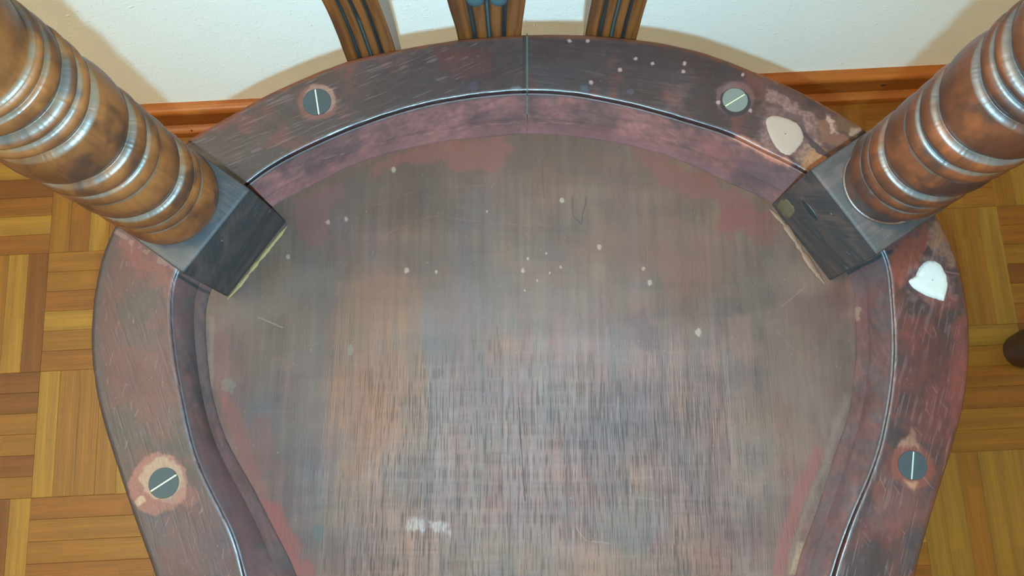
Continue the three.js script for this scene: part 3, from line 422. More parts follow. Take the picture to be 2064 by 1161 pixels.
  for (let i = 0; i < 900; i++) { const a = lerp(-2.5, 2.5, rnd()), r0 = lerp(INN(a), OUT(a), rnd()); RIM.dot(PC[0] + r0 * Math.sin(a), PC[1] - r0 * Math.cos(a), .14 + .24 * rnd() * rnd(), [180, 168, 164], { op: .55 }); }  // glints painted in as pale flecks all over the rim
  const W = [25.7,-183.7, 36.8,-183.7, 75.3,-168.6, 94.6,-168.5, 93.8,-163.3, 55.8,-164.8, 38.4,-156.5, 129.3,-161.3, 132.4,-138.4, 113.6,-143.5, 65.3,-171.8];
  for (let i = 0; i < W.length; i += 2) RIM.dot(W[i], W[i + 1], 1.25, [214, 200, 188], { op: .9, bump: .2 });
  RIM.line([[-1.9,-187.8],[-2.0,-151.2]], 1.6, [40, 38, 38], { op: .7, warp: .3 });
}
// ------------------------------------------------------------ the armchair
const chair = new THREE.Group(); chair.name = 'armchair'; scene.add(chair); chair.position.set(CH.x, 0, CH.z); chair.rotation.y = CH.a;
tag(chair, 'worn antique wooden armchair with round seat, turned arm posts and carved back slats', 'chair');
const SEAT_H = 0.445;
const rimMat = new THREE.MeshPhysicalMaterial({ ...RIM.maps([0.30, 0.195, 0.19]), specularIntensity: 0.7 });
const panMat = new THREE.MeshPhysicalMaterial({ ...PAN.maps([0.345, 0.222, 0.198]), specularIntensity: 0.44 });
// sweep a closed section (list of [radius mm, height m]) round the seat from angle a0 to a1, with its own smooth normals
function sweep(a0, a1, n, section, crease = 0.55) {
  const P = [], Nn = [], I = [], m = section(a0).length; let turn = 0;
  { const q = section(a0); for (let k = 0; k < m; k++) { const [r0, h0] = q[k], [r1, h1] = q[(k + 1) % m]; turn += r0 * h1 - r1 * h0; } }
  const sg = turn > 0 ? 1 : -1, dir = a1 > a0 ? 1 : -1, e = 0.004;
  for (let i = 0; i <= n; i++) {
    const a = lerp(a0, a1, i / n), q = section(a), qa = section(a - e), qb = section(a + e), en = [];
    for (let k = 0; k < m; k++) { const [r0, h0] = q[k], [r1, h1] = q[(k + 1) % m], dr = (r1 - r0) / 1000, dh = h1 - h0, l = Math.hypot(dr, dh) || 1e-9; en.push([sg * dh / l, -sg * dr / l, l]); }
    for (let k = 0; k < m; k++) for (const end of [0, 1]) {   // two vertices of its own for each edge of the section
      const v = (k + end) % m, o = end ? (k + 1) % m : (k + m - 1) % m; let [x, y] = en[k];
      { const q = sstep(crease - .15, crease + .25, x * en[o][0] + y * en[o][1]), w0 = en[k][2], w1 = en[o][2] * q; x = x * w0 + en[o][0] * w1; y = y * w0 + en[o][1] * w1; }
      const [r, h] = q[v], d = (qb[v][0] - qa[v][0]) / (2 * e) / r, f = 1 / Math.hypot(1, d), hx = Math.sin(a) * f - Math.cos(a) * d * f, hz = -Math.cos(a) * f - Math.sin(a) * d * f, l = Math.hypot(x, y) || 1;
      P.push((PC[0] + r * Math.sin(a)) / 1000, h, (PC[1] - r * Math.cos(a)) / 1000); Nn.push(hx * x / l, y / l, hz * x / l);
    }
  }
  const M = 2 * m;
  for (let i = 0; i < n; i++) for (let k = 0; k < m; k++) { const a = i * M + 2 * k, b = a + 1; if (sg * dir > 0) I.push(a, a + M, b, b, a + M, b + M); else I.push(a, b, a + M, b, b + M, a + M); }
  for (const [row, sd] of [[0, -1], [n, 1]]) {
    const a = row ? a1 : a0, q = section(a), o = P.length / 3, nx = Math.cos(a) * sd * dir, nz = Math.sin(a) * sd * dir;
    for (const [r, h] of q) { P.push((PC[0] + r * Math.sin(a)) / 1000, h, (PC[1] - r * Math.cos(a)) / 1000); Nn.push(nx, 0, nz); }
    for (const [x, y, z] of THREE.ShapeUtils.triangulateShape(q.map(([r, h]) => new THREE.Vector2(r / 1000, h)), [])) { if (sd * dir > 0) I.push(o + x, o + z, o + y); else I.push(o + x, o + y, o + z); }
  }
  const g = new THREE.BufferGeometry(); g.setAttribute('position', new THREE.Float32BufferAttribute(P, 3)); g.setAttribute('normal', new THREE.Float32BufferAttribute(Nn, 3)); g.setIndex(I);
  const A = new THREE.Vector3(), B = new THREE.Vector3(), C = new THREE.Vector3(), p = g.attributes.position, N = g.attributes.normal, ix = g.index.array;
  for (let i = 0; i < ix.length; i += 3) {                    // winding follows the normals
    A.fromBufferAttribute(p, ix[i]); B.fromBufferAttribute(p, ix[i + 1]).sub(A); C.fromBufferAttribute(p, ix[i + 2]).sub(A); B.cross(C); A.fromBufferAttribute(N, ix[i]);
    if (A.dot(B) < 0) { const t = ix[i + 1]; ix[i + 1] = ix[i + 2]; ix[i + 2] = t; }
  }
  return g;
}
const MID = (a) => { const i = INN(a), b = BAND(a); return lerp(i, b, 0.62); };
const DROP = (a) => a < 0 ? lerp(lerp(.0036, .0011, sstep(.75, 1.25, -a)), .0026, sstep(2.05, 2.4, -a)) : lerp(lerp(.0036, .0013, sstep(.8, 1.2, a)), .0046, sstep(1.75, 2.3, a));
const rimSection = (a) => {
  const ro = OUT(a), ri = INN(a), md = MID(a), H = SEAT_H, dp = DROP(a), wob = 0.5 * (fbm(a * 16, 1, 90) - 0.5);
  return [[md, H - .026], [ro - 3, H - .026], [ro, H - .023], [ro, H - .0026], [ro - .5 + wob, H - .0012], [ro - 1.5 + wob, H - .0003], [ro - 3.2, H], [ri + 2.2, H], [ri + 1.0, H - .00018], [ri + .35 + wob, H - .0006], [ri + wob * .5, H - Math.min(.0013, dp * .8)], [ri - .1, H - dp], [ri - 3, H - lerp(dp, .0078, .2)], [md, H - .0078]].reverse();
};
const fix = (g, crease = 0.9) => toCreasedNormals(g, crease);
function orient(g) {   // make sure faces look outwards: the signed volume must be positive
  const p = g.attributes.position, ix = g.index.array; let v = 0; const A = new THREE.Vector3(), B = new THREE.Vector3(), C = new THREE.Vector3();
  for (let i = 0; i < ix.length; i += 3) { A.fromBufferAttribute(p, ix[i]); B.fromBufferAttribute(p, ix[i + 1]); C.fromBufferAttribute(p, ix[i + 2]); v += A.dot(B.cross(C)); }
  if (v < 0) for (let i = 0; i < ix.length; i += 3) { const t = ix[i]; ix[i] = ix[i + 1]; ix[i + 1] = t; }
  return g;
}
const GAP = 0.0016;
for (const s of [-1, 1]) {
  const m = mesh('seat_rim', RIM.uv(sweep(s * GAP, s * (Math.PI - 0.0008), 300, rimSection)), rimMat, chair);
  m.userData.label = s < 0 ? 'left half of the dark seat rim with slotted screws' : 'right half of the dark seat rim with light filler and bare wood near the post';
  const f = mesh('edge_fillet', RIM.uv(sweep(s * 0.0006, s * (Math.PI - 0.0008), 300, (a) => { const md = MID(a), b = BAND(a), H = SEAT_H, w = 0.5 * (fbm(a * 30, 4, 91) - 0.5); return [[md + .3, H - .0115], [md + .3, H - .0080], [lerp(md, b, .35), H - .0083], [lerp(md, b, .7), H - .0088], [b + .8 + w, H - .0093], [b + w, H - .0099], [b + w, H - .0115]]; })), rimMat, chair);
  f.userData.label = 'thin sloping strip between seat rim and panel';
}
{ // filler in the joint at the back
  const a = -0.0002, ro = OUT(a), md = MID(a), t = 0.42, H = SEAT_H, sec = [[md + 3, H - .0079], [INN(a) - 1, H - .0049], [INN(a), H - .0005], [INN(a) + 3, H + .0001], [ro - 2, H + .0003], [ro + .5, H - .001], [ro + .5, H - .02], [md + 3, H - .02]];
  const sh = new THREE.Shape(sec.map(([r, h]) => new THREE.Vector2(r / 1000, h)));
  const g = new THREE.ExtrudeGeometry(sh, { depth: 2 * t / 1000, bevelEnabled: false }); g.translate(0, 0, -t / 1000); g.rotateY(Math.PI / 2); g.translate(PC[0] / 1000, 0, PC[1] / 1000);
  const m = mesh('joint_filler', g, new THREE.MeshStandardMaterial({ color: 0x2b302a, roughness: 0.7 }), chair); m.userData.label = 'greenish grey filler in the joint at the back of the rim';
}
{ // the panel
  const P = [], I = [], N = 180, loops = [[1, -.009], [1, 0], [0.75, 0.0001], [0.5, 0.0001], [0.25, 0.0001], [0.02, 0.0001]];
  for (const [f, h] of loops) for (let i = 0; i < N; i++) { const a = i / N * 2 * Math.PI - Math.PI, r = (BAND(a) + 4) * f; P.push((PC[0] + r * Math.sin(a)) / 1000, 0.435 + h, (PC[1] - r * Math.cos(a)) / 1000); }
  for (let l = 0; l < loops.length - 1; l++) for (let i = 0; i < N; i++) { const a = l * N + i, b = l * N + (i + 1) % N; I.push(a, a + N, b, b, a + N, b + N); }
  const o = (loops.length - 1) * N; for (let i = 1; i < N - 1; i++) { I.push(o, o + i, o + i + 1); I.push(0, i + 1, i); }
  const g = new THREE.BufferGeometry(); g.setAttribute('position', new THREE.Float32BufferAttribute(P, 3)); g.setIndex(I);
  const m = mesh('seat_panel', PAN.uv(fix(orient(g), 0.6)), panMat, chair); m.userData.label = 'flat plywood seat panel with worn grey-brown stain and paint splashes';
}
// ---- slotted screws in the rim
function screw(x, z, r, ang, col, metal, label, slotCol) {
  const gs = [];
  for (const s of [0, Math.PI]) {
    const sh = new THREE.Shape(), gp = 0.75, a0 = Math.asin(gp / r); sh.absarc(0, 0, (r - .35) / 1000, a0, Math.PI - a0, false); sh.closePath();
    const g = new THREE.ExtrudeGeometry(sh, { depth: 0.0016, bevelEnabled: true, bevelSize: 0.0003, bevelThickness: 0.0003, bevelSegments: 2, curveSegments: 28 });
    g.rotateZ(s); gs.push(g);
  }
  const ring = new THREE.CylinderGeometry((r - .4) / 1000, (r - .4) / 1000, 0.0014, 40).toNonIndexed(); ring.rotateX(Math.PI / 2); ring.translate(0, 0, -0.0003); gs.push(ring);
  const geo = mergeGeometries(gs); geo.rotateX(-Math.PI / 2);
  const mat = new THREE.MeshStandardMaterial({ color: col, roughness: 0.78, metalness: 0, bumpMap: woodBump, bumpScale: 0.0002 });
  const m = mesh('screw', geo, mat, chair); m.position.set(x / 1000, SEAT_H - 0.0013, z / 1000); m.rotation.y = ang; m.userData.label = label;
  const sl = mesh('slot_filler', box(-(r - .5) / 1000, 0, -0.0004, (r - .5) / 1000, 0.00150, 0.0004), new THREE.MeshStandardMaterial({ color: slotCol, roughness: 0.8 }), m);
  sl.userData.label = 'pale filler left in the screw slot';
}
const slotA = (dx, dz) => Math.atan2(-dz, dx);
screw(-125.6,-144.4, 8.5, slotA(10, 52), 0x1c2020, 0.25, 'dark grey slotted screw with pale ring of filler on the rear left rim', 0x94917e);
screw(123.5,-144.7, 7.6, slotA(40, -25), 0x4a4840, 0.15, 'dull light grey slotted screw on the rear right rim', 0x8a8468);
screw(-197.4,76.6, 8.2, slotA(56, -37), 0x232523, 0.25, 'grey slotted screw in a wide beige filler patch on the left rim', 0x968f74);
screw(207.0,66.7, 7.8, slotA(11, -62), 0x161d20, 0.25, 'dark blue grey slotted screw on the right rim', 0x7c827a);
// ---- lumps of wood filler
function lump(name, pts, h, col, label, y = SEAT_H, rough = 0.85) {
  { const c = new THREE.CatmullRomCurve3(pts.map(([x, z]) => new THREE.Vector3(x, 0, z)), true); pts = c.getPoints(40).slice(0, 40).map((p) => [p.x, p.z]); }
  const n0 = pts.length, cx = pts.reduce((s, p) => s + p[0], 0) / n0, cz = pts.reduce((s, p) => s + p[1], 0) / n0, ring = [];
  for (let i = 0; i < n0; i++) for (let k = 0; k < 3; k++) { const a = pts[i], b = pts[(i + 1) % n0], t = k / 3; const q = i + t, w = 1 + 0.10 * (fbm(q * .7, h * 900, 95) - .5) * Math.min(1, q * .3, (n0 - q) * .3); ring.push([(lerp(a[0], b[0], t) - cx) * w, (lerp(a[1], b[1], t) - cz) * w]); }
  const n = ring.length, P = [], I = [], L = [[1.03, -.0004], [1, h * .15], [.95, h * .55], [.86, h * .85], [.68, h], [.45, h * .96], [.22, h], [.03, h]];
  for (const [f, y0] of L) for (const [x, z] of ring) { const X = cx + x * f, Z = cz + z * f; P.push(X / 1000, y + y0 + (f < .95 ? h * .35 * (fbm(X / 5, Z / 5, 96) - .5) : 0), Z / 1000); }
  for (let l = 0; l < L.length - 1; l++) for (let i = 0; i < n; i++) { const a = l * n + i, b = l * n + (i + 1) % n; I.push(a, b, a + n, b, b + n, a + n); }
  const o = (L.length - 1) * n; for (let i = 1; i < n - 1; i++) I.push(o, o + i + 1, o + i);
  const g = new THREE.BufferGeometry(); g.setAttribute('position', new THREE.Float32BufferAttribute(P, 3)); g.setIndex(I);
  g.computeVertexNormals();
  let up = 0; for (let i = 0; i < n; i++) up += g.attributes.normal.getY(4 * n + i); if (up < 0) { const ix = g.index.array; for (let i = 0; i < ix.length; i += 3) { const t = ix[i]; ix[i] = ix[i + 1]; ix[i + 1] = t; } g.computeVertexNormals(); }
  const m = mesh(name, g, new THREE.MeshStandardMaterial({ color: col, roughness: rough }), chair); m.userData.label = label; return m;
}
lump('wood_filler', [[141.4,-132.7],[145.9,-134.6],[151.7,-133.3],[157.9,-130.8],[161.6,-125.8],[161.7,-119.0],[157.9,-114.0],[153.6,-110.4],[149.0,-111.6],[144.8,-117.2],[141.8,-125.2]], 0.0007, 0x745d50, 'smooth cream filler patch on the rim behind the right post');
lump('wood_filler', [[215.3,-34.7],[219.5,-37.8],[221.9,-42.1],[226.5,-46.2],[231.0,-46.2],[234.1,-43.6],[236.3,-37.8],[236.8,-32.4],[234.8,-26.7],[233.0,-23.5],[228.7,-25.0],[222.4,-27.5],[217.7,-30.7]], 0.0022, 0x8a8782, 'raised bright white filler lump on the right rim');
// ---- arm posts: a square block let into the seat, then a turned stem up to the arm
// the turning: rounded faces (a to b) each with a sloping shoulder above (b to c); heights as met by a view line from above
const TURNS = [[.4970, .5155, .5190, .0257, .0008], [.5190, .5250, .5272, .0252, .0004], [.5272, .5352, .5425, .0251, .0005], [.5425, .5590, .5620, .0250, .0009], [.5620, .5690, .5738, .0248, .0005], [.5738, .5810, .5885, .0249, .0005], [.5885, .6085, .6160, .0251, .0010], [.6160, .6205, .6243, .0247, .0004], [.6243, .6275, .6335, .0246, .0003], [.6335, .6395, .6430, .0241, .0002], [.6430, .6465, .6485, .0238, .0004]];
const TURNS_R = [[.4965, .4968, .4990, .0226, 0], [.5060, .5155, .5190, .0254, .0007], ...TURNS.slice(1)];
function stemProfile(turns, bands) {
  const out = [[.4945, .0205]], real = (ha, r) => { let h = ha; for (let k = 0; k < 8; k++) h = ha + (r - .023) * (CAM_H - h) / .19; return h; };
  for (const [a, b, c, r, bulge] of turns) {
    const tn = (CAM_H - b) / .19, dr = (c - b) / (tn + .45) * 1.12, h0 = real(a, r - bulge), h1 = real(b, r - bulge * .6), h2 = real(c, r - dr);
    const lastH = out[out.length - 1][0], start = Math.max(h0, lastH + .0003);
    out.push([start, r - bulge - .0009], [start + .0004, r - bulge - .0002]);
    const n = 8; for (let k = 1; k <= n; k++) { const t = k / n, h = lerp(start + .0004, h1, t); if (h > out[out.length - 1][0]) out.push([h, r - (bulge + .0003) * Math.pow(Math.abs(t * 2 - .9), 2.2)]); }
    const hs = out[out.length - 1], rise = Math.max(h2 - hs[0], .0006); bands?.push([hs[0] + rise * .15, hs[0] + rise + .0006]);
    for (let k = 1; k <= 7; k++) { const t = k / 7; out.push([hs[0] + rise * (1 - Math.pow(1 - t, 1.6)) , hs[1] - (hs[1] - (r - dr)) * Math.pow(t, 1.35)]); }
  }
  let l = out[out.length - 1]; out.push([l[0] + .0012, .0212]); l = out[out.length - 1];
  for (const [h, r] of [[.6530, .0222], [.6600, .0238], [.6700, .0252], [.6800, .0248], [.6880, .0225], [.6930, .0200], [.7010, .0195]]) if (h > l[0] + .001) out.push([h, r]);
  return out.map(([h, r]) => new THREE.Vector2(r, h));
}
function squareTexRGB(fn) { return squareTex(1024, fn, true); }
function stemMap(seed, light, mid, dark, tone, turns, waxSheen) {   // grey shoulder bands: flash sheen painted in along with wax residue
  const bands = []; stemProfile(turns, bands);
  return squareTexRGB((u, v) => {
    const f = (a, b, s) => { const t = sstep(.8, 1, u); return lerp(fbm(u * a, v * b, s), fbm((u - 1) * a, v * b, s), t); };
    const bl = f(7, 9, seed + 1), b2 = f(26, 34, seed + 2), st = f(90, 14, seed + 3), k = sstep(.34, .66, bl * .7 + b2 * .3 + tone), d = sstep(.54, .74, f(11, 15, seed + 5));
    const h = .49 + v * .21; let w = 0; for (const [p, q] of bands) w = Math.max(w, sstep(p - .0006, p + .0003, h) * sstep(q + .0006, q, h));
    w *= waxSheen * sstep(.25, .6, f(9, 26, seed + 8) * .6 + .4 * f(30, 60, seed + 9));
    return [0, 1, 2].map((i) => clamp(lerp(lerp(lerp(mid[i], light[i], k), dark[i], d * .6) * (.88 + .2 * st), [74, 80, 82][i], w) / 255));
  });
}
const stemMatL = new THREE.MeshPhysicalMaterial({ map: stemMap(300, [112, 60, 26], [82, 41, 17], [46, 25, 19], .04, TURNS, .42), roughness: 0.44, clearcoat: 0.08, clearcoatRoughness: 0.3, bumpMap: woodBump, bumpScale: 0.0003, specularIntensity: 0.9 });
const stemMatR = new THREE.MeshPhysicalMaterial({ map: stemMap(340, [102, 50, 23], [70, 34, 18], [40, 25, 22], -.04, TURNS_R, .55), roughness: 0.44, clearcoat: 0.08, clearcoatRoughness: 0.3, bumpMap: woodBump, bumpScale: 0.0003, specularIntensity: 0.9 });
const blockTex = squareTexRGB((u, v) => { const b = fbm(u * 9, v * 9, 70), st = vn(u * 60, v * 8, 71), s = sstep(.93, .99, vn(u * 160, v * 160, 72)) * .5; const k = sstep(.4, .65, b); return [0, 1, 2].map((i) => clamp(lerp(lerp([42, 35, 34][i], [56, 42, 38][i], k) * (.86 + .22 * st), 160, s) / 255)); });
const blockMat = new THREE.MeshPhysicalMaterial({ map: blockTex, roughness: 0.5, bumpMap: woodBump, bumpScale: 0.0003, specularIntensity: 0.9 });
function postBlock() {                                        // square section in rings, soft corners, pillowed top
  const P = [], U = [], I = [], rings = [[-.030, .0285], [-.010, .0278], [.0480, .0272], [.0490, .0270], [.0496, .0265], [.0499, .0258], [.0500, .0248], [.0500, .004]], cr = .0011, q = 5; let m = 0;
  rings.forEach(([h, s]) => { const pts = []; for (let c = 0; c < 4; c++) for (let k = 0; k < q; k++) { const a = c * Math.PI / 2 + k / (q - 1) * Math.PI / 2, r = Math.min(cr, s); pts.push([Math.sign(Math.cos(c * Math.PI / 2 + .785)) * (s - r) + r * Math.cos(a), Math.sign(Math.sin(c * Math.PI / 2 + .785)) * (s - r) + r * Math.sin(a)]); } m = pts.length; pts.forEach(([x, z], i) => { P.push(x, SEAT_H + h, z); if (h > .0470) U.push(.5 + x * 9, .5 + z * 9); else U.push(i / m * 2, h * 8 + .3); }); });
  for (let l = 0; l < rings.length - 1; l++) for (let i = 0; i < m; i++) { const a = l * m + i, b = l * m + (i + 1) % m; I.push(a, a + m, b, b, a + m, b + m); }
  const o = (rings.length - 1) * m; for (let i = 1; i < m - 1; i++) { I.push(o, o + i + 1, o + i); I.push(0, i, i + 1); }
  const g = new THREE.BufferGeometry(); g.setAttribute('position', new THREE.Float32BufferAttribute(P, 3)); g.setAttribute('uv', new THREE.Float32BufferAttribute(U, 2)); g.setIndex(I); return toCreasedNormals(orient(g), 0.36);
}
function armPost(x, z, turn, stem, mat, label) {
  const prof = stemProfile(stem);
  const g = new THREE.LatheGeometry(prof, 96), p = g.attributes.position, uv = g.attributes.uv; for (let i = 0; i < p.count; i++) uv.setY(i, (p.getY(i) - .49) / .21);
  const m = mesh('arm_post', g, mat, chair); m.position.set(x / 1000, 0, z / 1000); m.rotation.y = turn; m.userData.label = label;
  mesh('post_block', postBlock(), blockMat, m).userData.label = 'dark square block at the foot of the turned post';
  return m;
}
const POST_L = [-181.5, -66.5], POST_R = [182.8, -75.6];
armPost(...POST_L, Math.atan2(45.9, 32), TURNS, stemMatL, 'left turned arm post, golden brown with rounded beads');
const rightPost = armPost(...POST_R, -0.985, TURNS_R, stemMatR, 'right turned arm post, reddish brown with dark cove above its block');
{ // a knot and a smear of old glue on the face of the right block
  const k = mesh('knot', new THREE.SphereGeometry(1, 28, 14).scale(.0068, .0027, .0007).translate(-.011, .4675, .0274), new THREE.MeshStandardMaterial({ color: 0x12191a, roughness: .5 }), rightPost); k.userData.label = 'dark oval knot in the face of the right block';
  const g = new THREE.SphereGeometry(1, 30, 18), p = g.attributes.position; for (let i = 0; i < p.count; i++) { const x = p.getX(i), y = p.getY(i), w = 1 + .5 * (fbm(x * 2 + 5, y * 2, 130) - .5); p.setXYZ(i, x * .0055 * w - .0205, y * .0085 * w + .4465, p.getZ(i) * .0006 + .02775); } g.computeVertexNormals();
  mesh('glue_smear', g, new THREE.MeshStandardMaterial({ color: 0x4a3e2a, roughness: .45 }), rightPost).userData.label = 'tan smear of glue on the face of the right block';
}
// glue squeezed out along the foot of the blocks
function bead(pts, r, col, label) {
  const v = pts.map(([x, z]) => new THREE.Vector3(x / 1000, 0.4352, z / 1000)), c = new THREE.CatmullRomCurve3(v), n = 70, P = [], I = [], q = 8;
  for (let i = 0; i <= n; i++) { const t = i / n, p = c.getPoint(t), tg = c.getTangent(t), sx = -tg.z, sz = tg.x, w = r * (.3 + 1.4 * fbm(t * 18, r * 1e4, 88)) * Math.min(1, 6 * t + .2, 6 * (1 - t) + .2); for (let k = 0; k < q; k++) { const a = k / q * 2 * Math.PI; P.push(p.x + sx * Math.cos(a) * w, p.y + Math.sin(a) * w * .45, p.z + sz * Math.cos(a) * w); } }
  for (let i = 0; i < n; i++) for (let k = 0; k < q; k++) { const a = i * q + k, b = i * q + (k + 1) % q; I.push(a, b, a + q, b, b + q, a + q); }
  const g = new THREE.BufferGeometry(); g.setAttribute('position', new THREE.Float32BufferAttribute(P, 3)); g.setIndex(I); orient(g); g.computeVertexNormals();
  mesh('glue_bead', g, new THREE.MeshStandardMaterial({ color: col, roughness: 0.7 }), chair).userData.label = label;
}
bead([[-142.0,-70.3],[-150.4,-58.8],[-159.3,-46.6],[-167.2,-35.3],[-174.1,-26.5]], 0.0011, 0x684c24, 'pale yellow line of old glue along the foot of the left block');
bead([[142.9,-80.2],[149.4,-72.9],[155.7,-62.6],[161.3,-52.2],[166.9,-42.4],[171.8,-35.3]], 0.0017, 0x4d2f1c, 'thick brown line of old glue along the foot of the right block');
// ---- back slats behind the rim: fluted fronts, flaring upwards
const slatTex = squareTexRGB((u, v) => {
  const b = fbm(u * 6, v * 5, 110), st = fbm(u * 60, v * 4, 111), k = sstep(.35, .65, b); let c = [0, 1, 2].map((i) => lerp([58, 29, 12][i], [110, 60, 24][i], k * .6 + .4 * st));
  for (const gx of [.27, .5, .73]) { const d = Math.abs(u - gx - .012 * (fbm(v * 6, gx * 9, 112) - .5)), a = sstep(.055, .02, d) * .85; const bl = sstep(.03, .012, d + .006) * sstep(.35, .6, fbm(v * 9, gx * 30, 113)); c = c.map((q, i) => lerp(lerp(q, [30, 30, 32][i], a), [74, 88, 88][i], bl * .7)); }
  return c.map((q) => q / 255);
});
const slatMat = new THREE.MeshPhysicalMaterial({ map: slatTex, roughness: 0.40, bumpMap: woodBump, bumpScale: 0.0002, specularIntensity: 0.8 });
const slatSide = new THREE.MeshPhysicalMaterial({ color: new THREE.Color().setRGB(0.26, 0.21, 0.18), roughness: 0.4, bumpMap: woodBump, bumpScale: 0.0002 });  // paler than the front: the flash reflection is in this colour
function slat(x, z, turn, spec, thick, label, leaf) {          // spec: [height, left edge mm, right edge mm, set back mm]
  const n = spec.length, front = [], back = [], NF = 41;
  const sm = new THREE.CatmullRomCurve3(spec.map(([h, a, b, s]) => new THREE.Vector3(h * 1000, a, b))), ss = new THREE.CatmullRomCurve3(spec.map(([h, a, b, s]) => new THREE.Vector3(h * 1000, s, 0))), ROWS = 48;
  for (let i = 0; i <= ROWS; i++) {
    const t = i / ROWS, p = sm.getPoint(t), s = ss.getPoint(t), row = [];
    for (let k = 0; k < NF; k++) {
      const u = k / (NF - 1); let d = 1.6 * (1 - Math.pow(Math.abs(u * 2 - 1), 6)) - 1.6;
      for (const gx of [.27, .5, .73]) { const q = Math.abs(u - gx) / .06; if (q < 1) d -= 2.4 * (1 - q) ; }
      row.push([lerp(p.y, p.z, u) / 1000, p.x / 1000, (-s.y + d) / 1000, u, (p.x - 380) / 330]);
    }
    front.push(row); back.push([[p.z / 1000, p.x / 1000, (-s.y - thick) / 1000], [p.y / 1000, p.x / 1000, (-s.y - thick) / 1000]]);
  }
  const P = [], U = [], I = []; for (const row of front) for (const q of row) { P.push(q[0], q[1], q[2]); U.push(q[3], q[4]); }
  for (let i = 0; i < ROWS; i++) for (let k = 0; k < NF - 1; k++) { const a = i * NF + k; I.push(a, a + 1, a + NF, a + 1, a + NF + 1, a + NF); }
  const g = new THREE.BufferGeometry(); g.setAttribute('position', new THREE.Float32BufferAttribute(P, 3)); g.setAttribute('uv', new THREE.Float32BufferAttribute(U, 2)); g.setIndex(I);
  const m = mesh('back_slat', toCreasedNormals(g, 0.5), slatMat, chair); m.position.set(x / 1000, 0, z / 1000); m.rotation.y = turn; m.userData.label = label;
  const bp = [], bi = []; for (let i = 0; i <= ROWS; i++) { const l = front[i][0], r = front[i][NF - 1]; bp.push(...r.slice(0, 3), ...back[i][0], ...back[i][0], ...back[i][1], ...back[i][1], ...l.slice(0, 3)); }
  for (let i = 0; i < ROWS; i++) for (const k of [0, 2, 4]) { const a = i * 6 + k; bi.push(a, a + 1, a + 6, a + 1, a + 7, a + 6); }
  for (const i of [0, ROWS]) { const a = i * 6; const f = i ? [a, a + 1, a + 3, a, a + 3, a + 5] : [a, a + 3, a + 1, a, a + 5, a + 3]; bi.push(...f); }
  const bg = new THREE.BufferGeometry(); bg.setAttribute('position', new THREE.Float32BufferAttribute(bp, 3)); bg.setIndex(bi); bg.setAttribute('uv', new THREE.Float32BufferAttribute(new Float32Array(bp.length / 3 * 2), 2));
  mesh('slat_edge', toCreasedNormals(bg, 0.4), slatSide, m).userData.label = 'edge and back of the slat, flash reflection put into the pale grey';
  if (leaf) {                                                 // carved lobes above the flutes
    const gs = []; for (const [lx, lh, rx, ry] of [[-6.6, 475, 5.2, 6.2], [6.6, 475, 5.2, 6.2], [0, 480, 2.2, 5]]) { const e = new THREE.SphereGeometry(1, 20, 14); e.scale(rx / 1000, ry / 1000, .0024); e.translate(lx / 1000, lh / 1000, -.0052); gs.push(e); }
    mesh('carved_leaf', mergeGeometries(gs), new THREE.MeshPhysicalMaterial({ color: new THREE.Color().setRGB(.035, .055, .06), roughness: .5 }), m).userData.label = 'carved lobes with blue-green patina';
  }
}
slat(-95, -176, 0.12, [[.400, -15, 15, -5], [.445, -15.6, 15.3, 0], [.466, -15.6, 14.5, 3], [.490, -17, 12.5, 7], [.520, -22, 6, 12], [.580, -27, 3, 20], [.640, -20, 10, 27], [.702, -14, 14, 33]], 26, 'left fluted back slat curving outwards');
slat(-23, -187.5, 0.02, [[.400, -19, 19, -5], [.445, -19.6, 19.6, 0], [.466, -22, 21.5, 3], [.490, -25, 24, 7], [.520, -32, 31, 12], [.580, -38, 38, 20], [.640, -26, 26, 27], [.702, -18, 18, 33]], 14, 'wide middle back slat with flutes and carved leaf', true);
slat(51.5, -188.5, -0.05, [[.400, -15, 15, -5], [.445, -15.8, 15.8, 0], [.466, -15, 16.4, 3], [.490, -14, 18, 7], [.520, -8, 23, 12], [.580, -4, 27, 20], [.640, -10, 20, 27], [.702, -14, 14, 33]], 22, 'right fluted back slat curving outwards');
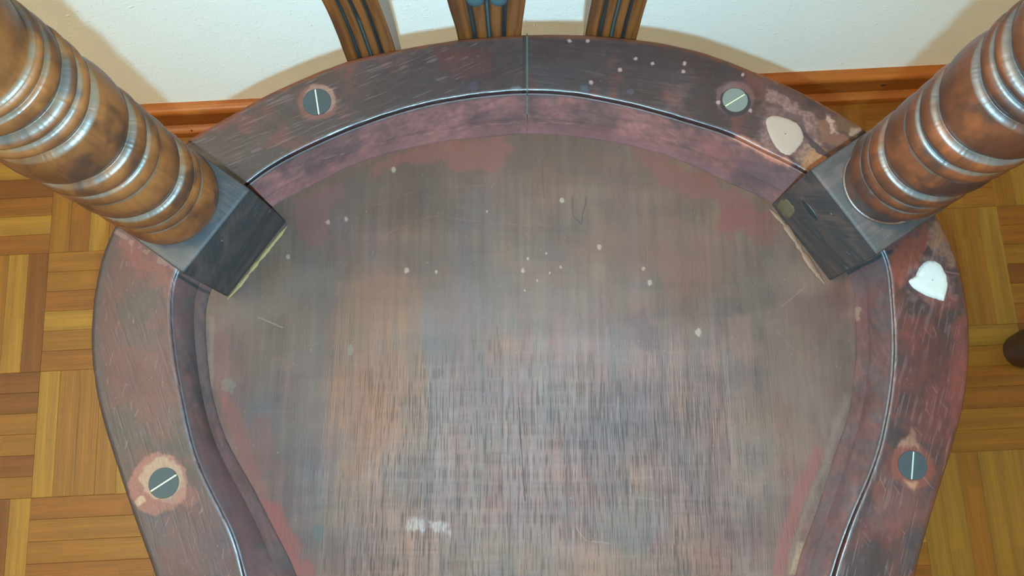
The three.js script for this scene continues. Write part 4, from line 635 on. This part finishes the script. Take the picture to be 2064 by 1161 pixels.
// ---- arm rail and legs (above and below the picture)
{
  const railMat = stemMatL, rail = (a) => { const c = Math.cos(a), r = 200 + 16 * sstep(.7, 0, Math.abs(a)), w = 22 + 8 * sstep(1.0, 1.9, Math.abs(a)); return [[r - w, .703], [r - w + 3, .700], [r + w - 3, .700], [r + w, .703], [r + w, .718], [r + w - 4, .723], [r, .725], [r - w + 4, .723], [r - w, .718]]; };
  const g = sweep(-2.1, 2.1, 140, rail), p = g.attributes.position, u = new Float32Array(p.count * 2); for (let i = 0; i < p.count; i++) { u[i * 2] = p.getX(i) * 4; u[i * 2 + 1] = p.getZ(i) * 4; } g.setAttribute('uv', new THREE.BufferAttribute(u, 2));
  mesh('arm_rail', g, railMat, chair);
  const lp = [[0, .013], [.004, .016], [.03, .017], [.06, .021], [.10, .024], [.15, .026], [.19, .022], [.20, .018], [.21, .023], [.22, .018], [.235, .024], [.29, .027], [.33, .025], [.345, .020], [.355, .026], [.365, .022], [.425, .024]];
  const lg = new THREE.LatheGeometry(new THREE.SplineCurve(lp.map(([h, r]) => new THREE.Vector2(r, h))).getPoints(70), 40);
  for (const [x, z] of [[-165, 160], [165, 160], [-135, -95], [135, -95]]) { const m = mesh('leg', lg, stemMatR, chair); m.position.set(x / 1000, 0, z / 1000); }
}
// ---- the dark furniture leg at the right edge
{
  const lp = [[0, .0001], [0, .016], [.0015, .0185], [.010, .0205], [.030, .0235], [.06, .0265], [.10, .029], [.16, .031], [.24, .0315], [.32, .0305], [.40, .029], [.405, .0001]];
  const g = new THREE.LatheGeometry(new THREE.SplineCurve(lp.map(([h, r]) => new THREE.Vector2(r, h))).getPoints(70), 48);
  const m = mesh('furniture_leg', g, new THREE.MeshPhysicalMaterial({ color: new THREE.Color().setRGB(.05, .018, .009), map: grainTex, roughness: .4, bumpMap: woodBump, bumpScale: .0002 }), scene);
  m.position.set(.571, 0.0, -.073); tag(m, 'dark brown round wooden furniture foot standing on the parquet at the right edge', 'table leg');
}
renderer.render(scene, camera);
